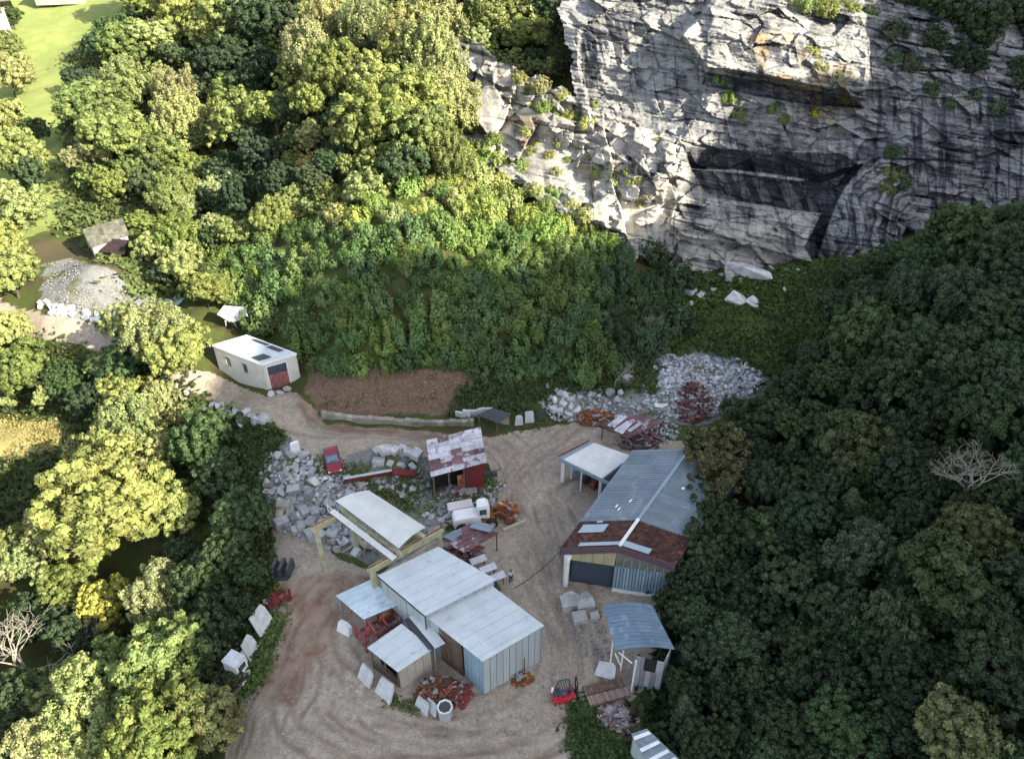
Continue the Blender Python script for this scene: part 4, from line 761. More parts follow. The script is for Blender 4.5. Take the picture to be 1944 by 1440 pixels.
for k, (a, b, lab) in enumerate([(1092,905,'green'), (1112,915,'grey'), (1128,925,'dark')]):
    g = W(a, b, 0); mb = MB(); mb.box((g.x, g.y, .45), (.9, .6, .9), .4*k, .5); mb.box((g.x, g.y, 1.0), (.5, .4, .25), .4*k+.3, .6); mb.tube((g.x+.1, g.y-.1, .9), (g.x+.5, g.y-.2, 1.5), .05)
    one('workbench_machine', mb, (STEEL, GREYDARK, RUST)[k], f'{("low grey","dark","rusty brown")[k]} machine standing under the carport roof', 'machine', 'machines under the carport')

# --- blue-roofed shed at the forest edge
R = root('roofed_shed', tuple(W(1215,1290,0)), 'shed with curved blue-grey sheet roof against the dark forest', 'shed')
a0, a1, b0, b1 = W(1145,1149,5.0), W(1168,1234,4.8), W(1238,1149,5.6), W(1281,1232,4.6)
prof = [0, .25, .5, .75, 1]; arc = [0, .32, .42, .32, 0]
mb = MB()
for i in range(4):
    f = lambda t, h: (a0.lerp(b0, t)+Vector((0, 0, h)), a1.lerp(b1, t)+Vector((0, 0, h)))
    p, r_ = f(prof[i], arc[i]); p2, r2 = f(prof[i+1], arc[i+1]); sheets(mb, [p, p2, r2, r_], 1, 6, rib=0, rs=.4)
    for k in range(12): v = k/12; mb.beam(p.lerp(r_, v)+Vector((0,0,.03)), p2.lerp(r2, v)+Vector((0,0,.03)), .05, .04, random.random())
mb.build('roof', mat('slate_blue_sheet', (.13,.19,.25), (.10,.15,.20), .8, rough=.5, rnd=.15, bmp=.05, c3=(.20,.26,.31), lo3=.58), R)
for (tx, ty), (bx, by), z in (((1157,1180),(1157,1268),4.7), ((1199,1240),(1198,1312),4.6), ((1178,1238),(1178,1272),3)):
    g = W(bx, by, 0); mb = MB(); post(mb, g, -.3, z, .12); mb.build('post', WHITE, R)
mb = MB(); A = W(1200,1300,0); B = W(1250,1312,0); C_ = W(1262,1285,0); D_ = W(1200,1272,0)
boards(mb, A, B, 0, 2.6, 2.6, 5, rs=.5); boards(mb, B, C_, 0, 4.3, 4.3, 3); boards(mb, A, D_, 0, 4.3, 4.3, 3); boards(mb, A, A.lerp(B, .3), 2.6, 4.3, 4.3, 2); boards(mb, A.lerp(B, .75), B, 2.6, 4.3, 4.3, 2); mb.build('wall', mat('patchy_blue_wall', (.20,.25,.29), (.30,.24,.24), 1.6, rnd=.3, c3=(.33,.33,.34), lo3=.58, s3=1.5), R)
mb = MB(); wall(mb, A.lerp(B, .3), A.lerp(B, .75), 2.6, 4.3, 4.3, .05); mb.build('window', DARK, R)
mb = MB(); mb.beam(W(1175,1238,4.5), W(1200,1258,3.6), .1, .1); mb.beam(W(1168,1240,4.4), W(1178,1262,2.6), .1, .1); mb.build('brace', WHITE, R)

# --- cream garage by the road
q = [W(497,692,5.0), W(403,655,5.0), W(468,636,5.2), W(563,671,5.2)]
gz = .9; R = root('garage', (base(q)[0], base(q)[1], gz), 'cream flat-roofed garage with red double door beside the dirt road', 'garage')
mb = MB(); sheets(mb, q, 2, 2, rib=3, rs=.2); mb.build('roof', WHITE_ROOF, R)
mb = MB(); mb.slab(sub(q, .12, .28, .10, .45, .10), .05); mb.slab(sub(q, .2, .45, .78, .93, .10), .05); mb.slab(sub(q, .5, .8, .85, .95, .1), .05); mb.build('roof_vent', GREYDARK, R)
mb = MB()
for k in range(4): mb.beam(q[k]-Vector((0,0,.08)), q[(k+1) % 4]-Vector((0,0,.08)), .14, .2)
mb.build('roof_edge', WHITE, R)
e = inset(q, .12); mb = MB()
# wall e0-e1 (long, facing the road) with two windows; e0-e3 with door
def holes(mb, a, b, z0, z1, H_):
    us = 0
    for u0, u1, h0, h1 in H_:
        wall(mb, a.lerp(b, us), a.lerp(b, u0), z0, z1, z1, .2); wall(mb, a.lerp(b, u0), a.lerp(b, u1), z0, h0, h0, .2) if h0 > z0 else None; wall(mb, a.lerp(b, u0), a.lerp(b, u1), h1, z1, z1, .2); us = u1
    wall(mb, a.lerp(b, us), b, z0, z1, z1, .2)
zt = 4.92; holes(mb, e[0], e[1], gz-1, zt, [(.33,.43,2.6,4.1), (.68,.78,2.6,4.1)]); holes(mb, e[0], e[3], gz-1, zt+.1, [(.12,.68,gz+.05,4.4)]); wall(mb, e[3], e[2], gz-1, zt+.1, zt+.1, .2); wall(mb, e[1], e[2], gz-1, zt+.1, zt+.1, .2); mb.build('wall', CREAM_WALL, R)
for u0, u1 in ((.33,.43), (.68,.78)):
    f = MB(); a, b = e[0].lerp(e[1], u0), e[0].lerp(e[1], u1); wall(f, a, b, 2.6, 2.7, 2.7, .3); wall(f, a, b, 4.0, 4.1, 4.1, .3); wf = f.build('window', STEEL, R); f = MB(); wall(f, a, b, 2.7, 4.0, 4.0, .05); f.build('pane', GLASS, wf)
f = MB(); a, b = e[0].lerp(e[3], .12), e[0].lerp(e[3], .68); boards(f, a, b, gz+.05, 3.1, 3.1, 6, th=.06, rs=.4); dr = f.build('garage_door', mat('faded_red_door', (.20,.05,.055), (.28,.14,.14), 3, rnd=.2), R); f = MB(); boards(f, a, b, 3.15, 4.35, 4.35, 4, th=.04); f.build('pane', GLASS, dr)
f = MB(); wall(f, e[0].lerp(e[3], .09), e[0].lerp(e[3], .12), gz, 4.5, 4.5, .3); wall(f, e[0].lerp(e[3], .68), e[0].lerp(e[3], .71), gz, 4.5, 4.5, .3); wall(f, e[0].lerp(e[3], .09), e[0].lerp(e[3], .71), 4.42, 4.55, 4.55, .32); f.build('door_frame', WHITE, R)
# broken white panel structure behind it
c = W(440,612,2); R = root('water_tank', (c.x, c.y, 1.6), 'white half-open funnel-like hopper standing on legs behind the cream garage', 'hopper')
a = [W(412,597,4.3), W(470,600,4.3), W(465,583,4.6), W(425,580,4.6)]; mb = MB(); lo = W(437,612,3.0)
for k in range(4): b_ = [a[k], a[(k+1) % 4], lo+Vector((.4,0,0)), lo]; mb.hexa([p+Vector((.04,.04,-.05)) for p in b_]+b_)
mb.build('hopper_body', WHITE, R)
for dx, dy in ((-.8,-.4), (.8,-.4), (0,.7)): mb = MB(); mb.tube((c.x+dx, c.y+dy, 1.3), (lo.x+dx*.6, lo.y+dy*.6, 3.4), .09); mb.build('leg', WHITE, R)

# --- stone cottage and dark wooden shed, upper left
def gable(name, label, cat, q, zb, ze, zr, wm, rm, along=1, over=.35, extra=None):
    """q: footprint corners; ridge runs from the middle of side 3-0 to the middle of side 1-2"""
    q = [Vector((p.x, p.y, 0)) for p in q]; R = root(name, (base(q)[0], base(q)[1], zb), label, cat); m0 = (q[0]+q[3])/2; m1 = (q[1]+q[2])/2; ax = (m1-m0).normalized()
    mb = MB()
    for k in range(4): wall(mb, q[k], q[(k+1) % 4], zb-1, ze, ze, .25)
    for a, b, m_ in ((q[3], q[0], m0), (q[1], q[2], m1)):
        n = Vector((-(b-a).y, (b-a).x, 0)).normalized()*.1; z = Vector((0, 0, ze)); mz = m_+Vector((0, 0, zr)); mb.face([a+z-n, b+z-n, mz-n]); mb.face([b+z+n, a+z+n, mz+n])
    mb.build('wall', wm, R); mb = MB(); Z = lambda p, z: Vector((p.x, p.y, z))
    for s, (a, b) in enumerate(((q[0], q[1]), (q[3], q[2]))):
        o = (a-m0).normalized()*over; k = (ze-zr)/((a-m0).length); zz = ze+k*over; Q = [Z(m0-ax*over, zr+.1), Z(m1+ax*over, zr+.1), Z(b+o+ax*over, zz+.1), Z(a+o-ax*over, zz+.1)]; sheets(mb, Q, 9, 5, th=.12, jitz=.05, rs=.5)
    mb.build('roof', rm, R); return R, q
q = [W(165,478,2.5), W(195,488,2.5), W(262,452,2.5), W(240,440,2.5)]
q = [W(188,500,2.2), W(250,478,2.2), W(240,452,2.2), W(170,470,2.2)]
R, q = gable('stone_cottage', 'pale stone cottage with mossy slab roof at the meadow edge, upper left', 'house', q, 2.2, 5.2, 6.6, mat('pale_render', (.42,.40,.37), (.32,.30,.28), 1, rnd=.1), ROOFSTONE)
mb = MB(); p = q[0].lerp(q[3], .45); wall(mb, q[0].lerp(q[3], .35)+Vector((-.15,0,0)), q[0].lerp(q[3], .5)+Vector((-.15,0,0)), 2.2, 4.2, 4.2, .1); mb.build('door', TIMBER, R)
q = [W(198,497,2.2), W(240,502,2.2), W(258,480,2.2), W(212,474,2.2)]
R, q = gable('wooden_shed', 'dark brown wooden shed with a small white window in front of the cottage', 'shed', q, 2.0, 4.2, 5.2, DARKWOOD, DARKWOOD)
mb = MB(); d_ = Vector((0, -.18, 0)); wall(mb, q[0].lerp(q[1], .60)+d_, q[0].lerp(q[1], .74)+d_, 2.7, 3.7, 3.7, .08); mb.build('window', WHITE, R)
mb = MB(); wall(mb, q[0].lerp(q[1], .1)+d_*4, q[1]+d_*4, 1.6, 2.2, 2.2, .3); mb.build('stone_step', STONEWALL, R)
# houses at the far top left
c = W(0, 62, 11); R = root('farmhouse', tuple(c), 'pinkish farmhouse cut by the left photo edge above the meadow', 'house'); mb = MB(); mb.box((c.x-3, c.y+1, c.z+2), (9, 6, 5), .5); mb.build('wall', mat('pink_render', (.50,.38,.33), (.42,.33,.29), 1, rnd=.05), R); mb = MB(); mb.box((c.x-3, c.y-.8, c.z+5.4), (10, 4.2, .3), .5, tilt=Matrix.Rotation(.45, 3, 'X')); mb.box((c.x-2.1, c.y+2.6, c.z+5.4), (10, 4.2, .3), .5, tilt=Matrix.Rotation(-.45, 3, 'X')); mb.build('roof', ROOFSTONE, R)
c = W(112, 6, 12.5); R = root('stone_barn', tuple(c), 'low stone barn with grey roof at the very top of the meadow', 'barn'); mb = MB(); mb.box((c.x, c.y+3, c.z+1.3), (12, 6, 3.4), .15); mb.build('wall', STONEWALL, R); mb = MB(); mb.box((c.x, c.y+3, c.z+3.2), (13, 7, .3), .15); mb.build('roof', ROOFSTONE, R)

# --- red shed with patched roof
q = [W(818,905,3.9), W(924,878,3.9), W(912,811,4.9), W(809,836,4.9)]
gz = .4; R = root('red_shed', (base(q)[0], base(q)[1]-.3, gz), 'shed with red walls and patchwork rusty corrugated roof in mid-yard', 'shed')
mb = MB(); sheets(mb, q, 5, 7, jitz=.12, rs=.5, rib=2, ribh=.03, mfun=lambda i, j: 1 if (j in (1, 2) and random.random() < .55) or random.random() < .13 else 0); mb.build('roof', [PATCH, PATCH_R], R)
e = inset(q, .25); mb = MB(); boards(mb, e[0].lerp(e[1], .62), e[1], gz-.5, 3.75, 3.75, 6, rs=.3); boards(mb, e[1], e[2], gz-.5, 3.75, 4.7, 8, rs=.3); boards(mb, e[3], e[2], gz-.5, 4.7, 4.7, 8, rs=.3); boards(mb, e[0], e[3], gz-.5, 3.7, 4.6, 7, rs=.3, m=1); mb.build('wall', [REDWALL, DARKWOOD], R)
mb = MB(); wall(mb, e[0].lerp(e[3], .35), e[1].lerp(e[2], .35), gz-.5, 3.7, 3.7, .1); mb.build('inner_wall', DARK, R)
for t in (0, .3, .6): mb = MB(); post(mb, e[0].lerp(e[1], t), gz-.5, 3.7, .15); mb.build('post', TIMBER, R)
mb = MB(); boards(mb, e[0].lerp(e[1], .46), e[0].lerp(e[1], .61), gz-.3, 2.9, 2.9, 2); mb.build('door', RUST, R)

# --- small rusty roofs and the bench by the workshop
R, q, e = lean([(832,1022),(880,1048),(948,1012),(893,993)], (2.5,2.3,2.5,2.8), 'low rusty-roofed shelter of mixed corrugated sheets behind the workshop', mats=(PATCH_R, TIMBER), nu=3, nv=4, name='scrap_shelter', rib=2)
mb = MB(); sheets(mb, [W(890,1000,2.95), W(930,1010,2.95), W(940,998,3.0), W(905,988,3.0)], 1, 2); sheets(mb, [W(840,1018,2.85), W(858,1026,2.8), W(878,1012,2.8), W(866,1004,2.85)], 1, 1); mb.build('patch_sheet', BLUE_ROOF, R)
# --- corrugated shelter near the rubble
R, q, e = lean([(1140,806),(1190,832),(1258,802),(1215,785)], (2.6,2.4,2.6,2.9), 'collapsed striped red and white sheet-metal shelter beneath the rubble heap', mats=(PATCH_R, TIMBER), nu=4, nv=6, name='scrap_shelter', rib=2, z0=.4)
mb = MB()
for i in range(9):
    a = bil(q, random.uniform(.0, .8), random.uniform(0, .2)); b = a+Vector((random.uniform(1.2, 2.2), random.uniform(1.2, 2.2), .1)); mb.beam(a+Vector((0,0,.12+.01*i)), b+Vector((0,0,.12+.01*i)), .45, .04, random.random())
mb.build('loose_sheet', PATCH, R)
R, q, e = lean([(905,787),(945,803),(972,785),(935,774)], (2.2,2.0,2.2,2.4), 'small shelter under a dark sagging tarpaulin roof against the bank wall', mats=(GREYDARK, TIMBER), nu=2, nv=2, name='tarp_shelter', z0=.5, rib=0)
mb = MB(); wall(mb, e[3], e[2], .5, 2.1, 2.1); mb.build('back_wall', STONEWALL, R)
# bottom right: blue striped shed roof and lumber deck
R, q, e = lean([(1198,1392),(1240,1470),(1290,1440),(1228,1382)], (2.6,2.2,2.6,3.0), 'small shed with blue and white striped sheet roof at the photo bottom', mats=(BLUE_ROOF, STEEL), nu=5, nv=2, name='striped_shed', rib=1)
mb = MB()
for u in (.08, .38, .66, .9): mb.slab(sub(q, u, u+.09, .02, .95, .09), .03)
mb.build('white_strip', WHITE, R)
mb = MB(); wall(mb, e[0], e[1], 0, 2.3, 2.0); mb.build('side_wall', PALE_WALL, R)

# --- overhead crane
AX = (W(830,1010,5.6)-W(705,1080,5.6)); AX.z = 0; AX.normalize()
R = root('overhead_crane', tuple(W(603,1088,0)), 'cream overhead travelling crane on two girders carrying a pale curved canopy', 'crane')
def girder(a, L, n='runway_girder'):
    b = a+AX*L; s_ = Vector((-AX.y, AX.x, 0)); mb = MB()
    mb.beam(a+Vector((0,0,.28)), b+Vector((0,0,.28)), .42, .08); mb.beam(a-Vector((0,0,.28)), b-Vector((0,0,.28)), .42, .08); mb.beam(a, b, .10, .5)
    k = int(L/1.0)
    for i in range(k+1): mb.beam(a+AX*(L*i/k)-Vector((0,0,.24)), a+AX*(L*i/k)+Vector((0,0,.24)), .5, .05)
    g = mb.build(n, YELLOW, R); mb = MB(); mb.beam(a+Vector((0,0,.38)), b+Vector((0,0,.38)), .1, .1); mb.build('rail', RUST, g)
gl = W(597,1002,5.9)-AX*.2; gr = W(706,1080,5.9)-AX*.2
girder(gl, 4.2); girder(gr, 7.6)
def cpost(p, zb=0): mb = MB(); mb.box((p.x, p.y, (zb+5.6)/2), (.42,.36,5.6-zb), math.atan2(AX.y, AX.x)); mb.box((p.x, p.y, zb+.08), (.9,.9,.2), .6); mb.build('column', YELLOW, R)
b0 = W(603,1088,0); cpost(Vector((gl.x+.1, gl.y, 0))+AX*.2); cpost(gl+AX*3.9); cpost(gr+AX*.2); cpost(gr+AX*7.3)
# bridge + canopy
ca, cb, cc_, cd_ = W(637,950,7.6), W(757,1040,7.6), W(808,1000,7.6), W(700,930,7.6)
mb = MB()
arcs = [0, .2, .28, .2, 0]
for i in range(4):
    u0, u1 = i/4, (i+1)/4; P = [ca.lerp(cd_, u0)+Vector((0,0,arcs[i])), ca.lerp(cd_, u1)+Vector((0,0,arcs[i+1])), cb.lerp(cc_, u1)+Vector((0,0,arcs[i+1])), cb.lerp(cc_, u0)+Vector((0,0,arcs[i]))]; sheets(mb, P, 1, 5, th=.05, rs=.15, jitz=.004)
mb.build('canopy', mat('canopy_white', (.54,.55,.53), (.46,.47,.45), .8, rough=.5, rnd=.1, bmp=.05), R)
mb = MB()
for t in (.08, .92):
    a, b = ca.lerp(cd_, t), cb.lerp(cc_, t); mb.beam(Vector((a.x, a.y, 6.4)), Vector((b.x, b.y, 6.4)), .3, .5)
mb.build('bridge_girder', YELLOW, R)
for t in np.linspace(0.02, .98, 7):
    for a, b in ((ca, cb), (cd_, cc_)): p = a.lerp(b, t); mb = MB(); post(mb, p, 6.5, 7.58, .07); mb.build('canopy_post', STEEL, R)
o1 = (ca-cd_).normalized()*.5; a = Vector((ca.x, ca.y, 6.45))+o1; b = Vector((cb.x, cb.y, 6.45))+o1; mb = MB(); mb.beam(a, b, .55, .08); mb.beam(a+o1*.7+Vector((0,0,.9)), b+o1*.7+Vector((0,0,.9)), .05, .05)
for t in np.linspace(0, 1, 10): p = (a+o1*.7).lerp(b+o1*.7, t); mb.tube(p, p+Vector((0,0,.9)), .03)
mb.build('walkway', WHITE, R)
c = ca.lerp(cd_, .5).lerp(cb.lerp(cc_, .5), .45); mb = MB(); mb.box((c.x, c.y, 6.3), (1.6,1.2,.9), .6); mb.tube((c.x, c.y, 6), (c.x, c.y, 3.4), .05); mb.box((c.x, c.y, 3.2), (.3,.3,.5), 0); mb.build('hoist', GREYDARK, R)
# tripod under the canopy
for k, (x0, x1) in enumerate((((690,1052),(702,1008)), ((722,1052),(708,1008)))):
    mb = MB(); p = W(*x0, 0); q_ = W(*x1, 3.2); mb.tube(p, q_, .07); mb.tube(p+Vector((.3,.8,0)), q_, .07); one('trestle_leg', mb, YELLOW, f'thin pale trestle pole pair, {("left","right")[k]} one, under the crane canopy', 'trestle')

# ---------------------------------------------------------------- stones
def rockmesh(seed, kind='rough'):
    r = random.Random(seed); bm = bmesh.new()
    if kind == 'rough':
        pts = []
        for i in range(16):
            v = Vector((r.gauss(0, 1), r.gauss(0, 1), r.gauss(0, 1))).normalized(); pts.append(v*r.uniform(.75, 1.05))
    elif kind == 'block':
        pts = [Vector((x*(1+r.uniform(-.12, .12)), y*(1+r.uniform(-.12, .12)), z*(1+r.uniform(-.1, .1)))) for x in (-1, 1) for y in (-1, 1) for z in (-1, 1)]
        pts += [Vector((x, y*.5, .95*z)) for x, y, z in ((1.06, .3, .2), (-1.05, -.4, -.3))]; pts = [p*.72 for p in pts]
    else:   # slab
        pts = [Vector((math.cos(a)*r.uniform(.8, 1.05), math.sin(a)*r.uniform(.7, 1), z)) for a in (0, .9, 1.8, 2.7, 3.6, 4.5, 5.4) for z in (-.16, .16)]
    for p in pts: bm.verts.new(p)
    bmesh.ops.convex_hull(bm, input=bm.verts); bmesh.ops.dissolve_limit(bm, angle_limit=.15, verts=bm.verts, edges=bm.edges)
    bmesh.ops.bevel(bm, geom=bm.edges[:], offset=.05, segments=1, affect='EDGES', clamp_overlap=True)
    me = bpy.data.meshes.new('boulder'); bm.to_mesh(me); bm.free(); me.materials.append(ROCK); at = me.attributes.new('rnd', 'FLOAT', 'FACE'); at.data.foreach_set('value', [.5+r.uniform(-.25, .25) for _ in me.polygons]); return me
RK = {'rough': [rockmesh(i) for i in range(7)], 'block': [rockmesh(20+i, 'block') for i in range(5)], 'slab': [rockmesh(40+i, 'slab') for i in range(5)]}
def rock(px, py, d, kind, desc, group, name='boulder', cat='boulder', tint=None, z=0, flat=1., tilt=.35, label=None, hc=0, rz=None):
    """stone about d metres long, seen at px,py"""
    g = G(px, py, hc+z); o = bpy.data.objects.new(name, random.choice(RK[kind])); COL.objects.link(o); s = d/2
    o.location = (g.x, g.y, g.z+z+s*(.28 if kind != 'slab' else .1)); o.scale = (s*random.uniform(.85, 1.2), s*random.uniform(.65, .95), s*flat*random.uniform(.6, .9)); o.rotation_euler = (random.uniform(-tilt, tilt), random.uniform(-tilt, tilt), random.uniform(0, 6.28) if rz is None else rz)
    t = tint or random.choice([(.85,.85,.85),(.95,.95,.97),(.7,.7,.72),(1.1,1.1,1.1),(.85,.79,.70),(.55,.55,.57)]); o.color = (*t, 1)
    tag(o, label, cat, group)
    if not label: pend(o, desc, px, py)
    return o
QG = 'boulders heaped beside the crane'
HEAP = [(500,870),(540,848),(600,870),(610,905),(650,905),(700,915),(640,950),(600,990),(640,1000),(700,1030),(680,1050),(600,1030),(520,995),(492,920)]
fill(HEAP, 6.5, 14, .58, lambda x, y, q: rock(x, y, q*2.1/17, random.choice(['rough', 'block', 'rough', 'rough', 'slab']), 'rough grey boulder of the heap', QG, flat=1.1, tilt=.6, hc=.3), 700, 11)
fill([(500,955),(590,960),(650,1010),(600,1020),(510,995)], 9, 14, .6, lambda x, y, q: rock(x, y, q*2.2/17, 'block', 'squared grey block of the dry-stone edge', QG, tilt=.12, z=.25, hc=.3), 120, 12)
def wallrow(P, d, desc, group, kind='block', rows=1, tint=None, step=.8):
    for k in range(len(P)-1):
        a, b = G(*P[k]), G(*P[k+1]); L = (b-a).length; n = max(1, int(L/(d*step)))
        for j in range(rows):
            for i in range(n):
                p = a.lerp(b, (i+random.uniform(-.2, .2)+.5*(j % 2))/n); x, y = PX(p.x, p.y, p.z)
                rock(x, y, d*random.uniform(.8, 1.3), kind, desc, group, z=j*d*.42, tilt=.25, tint=tint)
wallrow([(715,858),(760,856),(805,868)], 1.3, 'pale cut block of the low block row', 'blocks between road and red shed', rows=2, tint=(1.25,1.25,1.25)); wallrow([(715,880),(760,885),(800,890)], 1.2, 'pale cut block of the low block row', 'blocks between road and red shed', rows=1, tint=(1.1,1.1,1.12))
fill([(700,905),(800,905),(820,925),(780,950),(720,930)], 6, 10, .6, lambda x, y, q: rock(x, y, q*2/17, 'rough', 'small grey boulder above the crane canopy', 'boulders behind the crane canopy'), 90, 13)
fill([(800,975),(870,960),(900,985),(860,1005),(810,1010)], 6, 11, .6, lambda x, y, q: rock(x, y, q*2/17, 'rough', 'mossy grey boulder beside the white loader', 'boulders by the loader'), 60, 14)
fill([(360,765),(400,765),(520,800),(500,815),(430,805),(370,785)], 6, 12, .55, lambda x, y, q: rock(x, y, q*2.3/14, random.choice(['slab', 'block']), 'pale stone of the roadside stone pile', 'stones piled below the road', tint=(1.15,1.17,1.2)), 130, 15)
fill([(75,570),(110,580),(210,600),(200,612),(120,600),(75,588)], 5, 8, .55, lambda x, y, q: rock(x, y, q*2.3/13, 'block', 'white stone of the roadside wall end', 'white stones along the sunlit road', tint=(1.5,1.5,1.45)), 90, 16)
fill([(310,715),(360,735),(350,760),(315,745)], 6, 11, .6, lambda x, y, q: rock(x, y, q*2/14, 'slab', 'sunlit pale slab piece at the road bend', 'slab pieces at the road bend', tint=(1.2,1.15,1.05)), 30, 17)
fill([(1040,750),(1090,745),(1100,785),(1050,795)], 7, 12, .55, lambda x, y, q: rock(x, y, q*2/15, random.choice(['slab', 'block']), 'pale squared stone of the white block heap', 'white block heap behind the orange scrap', tint=(1.35,1.38,1.36)), 40, 18)
fill([(1090,720),(1240,760),(1280,790),(1120,775),(1030,735)], 5, 12, .8, lambda x, y, q: rock(x, y, q*2/15, 'rough', 'loose grey stone below the shrubs', 'loose stones below the shrubs'), 70, 19)
fill([(1240,670),(1400,680),(1450,710),(1400,770),(1250,770),(1220,740)], 4, 9, .85, lambda x, y, q: rock(x, y, q*2/14, 'rough', 'angular stone of the rubble slope', 'larger stones on the rubble slope', tint=random.choice([(.9,.92,1.),(1.2,1.2,1.25),(.7,.72,.8)])), 130, 20)
# blocks in front of the hall and quarry floor stones, each told apart
for i, (x, y, d, lab) in enumerate([(1082,1148,2.0,'broad flat grey block, left one in front of the hall opening'), (1112,1152,2.0,'broad flat grey block, right one in front of the hall opening'), (1100,1175,1.9,'pale low block nearest the camera in front of the hall'), (1128,1170,1.2,'small dark-grey block between hall and blue-roofed shed')]):
    rock(x, y, d, 'block', '', 'stone blocks in front of the hall', label=lab, tilt=.05, flat=.8, tint=(1.1, 1.08, 1.05), rz=.2)
rock(1085,1135,1.8,'slab','', 'stone blocks in front of the hall', label='thin white stone slab lying in the mouth of the hall', tint=(1.4,1.4,1.45), tilt=.05); rock(1112,1138,1.7,'slab','', 'stone blocks in front of the hall', label='second white slab in the hall mouth, on the right', tint=(1.3,1.3,1.35), tilt=.05)
for x, y, d, k, lab, t in [(1372,482,12.5,'slab','huge long pale slab fallen at the foot of the quarry face',1.3), (1416,518,7.5,'block','long narrow pale boulder below the huge fallen slab',1.35), (1398,570,3.6,'rough','left one of the two round white boulders on the grass',1.45), (1430,575,3.,'rough','right one of the two round white boulders on the grass',1.45),
      (1306,553,2.6,'block','tall pale boulder at the left edge of the quarry floor',1.2), (1334,560,2.,'rough','white boulder in the middle of the small row on the grass',1.3), (1352,548,1.6,'rough','small white boulder at the right end of the small row',1.3), (1312,575,1.5,'rough','small grey boulder under the tall pale one',1.1), (1255,762,2.,'slab','white slab chip lying on the rubble slope',1.6), (1190,715,2.,'rough','lone pale boulder among the shrubs above the sheds',1.2)]:
    o = rock(x, y, d, k, '', 'boulders on the quarry floor', label=lab, tint=(t, t, t), tilt=.1, flat=(.8 if d < 8 else 1.15), hc=.4, rz=(-.25 if x == 1416 else .12 if x == 1372 else None))
    if x == 1416: o.data = RK['rough'][2]; o.scale = (4.2, 1.5, 1.3); o.rotation_euler = (0, .12, -.55)
    if x == 1372: o.data = RK['slab'][1]; o.scale = (6.2, 3.0, 7.5); o.rotation_euler = (-.35, -.1, .15); o.location.z += 1.0; o.scale = (7.2, 3.4, 8)
# rubble: uncountable small stone
def rubble(name, P, n, smin, smax, mats, label_kind='stuff', seed=1, hcm=.1, colr=None):
    r = np.random.default_rng(seed); xs = [p[0] for p in P]; ys = [p[1] for p in P]; mb = MB(); k = 0
    base_ = []
    for me in RK['rough'][:4]+RK['slab'][:2]: base_.append(([v.co.copy() for v in me.vertices], [tuple(p.vertices) for p in me.polygons]))
    while k < n:
        x, y = r.uniform(min(xs), max(xs)), r.uniform(min(ys), max(ys))
        if not inpoly(np.array(x), np.array(y), P): continue
        k += 1; g = G(x, y, 0); s = r.uniform(smin, smax); V, F_ = base_[r.integers(len(base_))]; M = Matrix.Rotation(r.uniform(0, 6), 3, 'Z')@Matrix.Rotation(r.uniform(-.7, .7), 3, 'X'); n0 = len(mb.v)
        c = g+Vector((0, 0, s*.15)); mb.v += [tuple(c+M@Vector((v.x*s, v.y*s*.8, v.z*s*.7))) for v in V]; mb.f += [tuple(n0+i for i in f) for f in F_]; q = float(r.uniform(0, 1)); mb.r += [q]*len(F_); mb.m += [0]*len(F_)
    o = mb.build(name, mats); o['kind'] = 'stuff'; return o
RUBM = mat('rubble_stone', (.36,.37,.39), (.20,.21,.23), 2, rnd=.55, bmp=.3)
rubble('stone_rubble', [(1235,668),(1400,680),(1460,710),(1410,775),(1300,800),(1230,775),(1215,740)], 2300, .10, .38, RUBM, seed=2)
rubble('stone_rubble', [(500,860),(600,870),(700,915),(700,1040),(600,1030),(510,1000)], 900, .12, .4, RUBM, seed=3)
rubble('stone_rubble', [(1080,735),(1240,770),(1300,820),(1250,850),(1170,800),(1050,800),(1020,760)], 700, .08, .3, RUBM, seed=4)
rubble('stone_rubble', [(690,905),(840,880),(960,920),(900,1000),(830,990)], 700, .08, .3, RUBM, seed=5)
rubble('gravel_heap', [(90,500),(130,490),(200,510),(270,550),(260,575),(200,600),(130,585),(80,545)], 1600, .05, .15, mat('pinkish_gravel', (.26,.24,.23), (.17,.165,.165), 2, rnd=.4), seed=6)
rubble('stone_rubble', [(1070,1150),(1140,1150),(1160,1250),(1100,1250)], 500, .05, .14, mat('dark_gravel', (.20,.20,.20), (.14,.14,.15), 2, rnd=.4), seed=7)
rubble('debris', [(1135,1345),(1190,1335),(1235,1400),(1190,1440),(1140,1400)], 260, .1, .5, mat('brown_debris', (.22,.15,.14), (.12,.09,.09), 3, rnd=.6), seed=8)
# retaining wall foot of the earth bank
mb = MB(); P = [(612,790),(660,797),(720,802),(780,806),(830,808),(900,806)]
for a, b in zip(P[:-1], P[1:]):
    for i in range(6):
        p, q_ = G(*[a[k]+(b[k]-a[k])*i/6 for k in (0, 1)]), G(*[a[k]+(b[k]-a[k])*(i+1)/6 for k in (0, 1)]); h = .75+random.uniform(-.12, .12)
        wall(mb, p, q_, min(p.z, q_.z)-.4, p.z+h, q_.z+h, .5+random.uniform(0, .15), random.random())
one('retaining_wall', mb, mat('lichened_concrete', (.30,.29,.24), (.20,.20,.16), 1.6, rnd=.3, c3=(.12,.13,.07), lo3=.6, bmp=.5), 'low lichened retaining wall at the foot of the reddish earth bank', 'wall')
mb = MB(); P = [(870,795),(935,790)]
for i in range(5):
    g = G(872+i*14, 797-i*1.5); mb.box((g.x, g.y+.2, g.z+.6), (.9,.3,1.3+random.uniform(-.3,.3)), random.uniform(-.3,.3), random.random(), tilt=Matrix.Rotation(random.uniform(-.2,.2), 3, 'X'))
one('stone_wall', mb, SLAB, 'rough pale stone wall piece left of the dark tarpaulin shelter', 'wall')
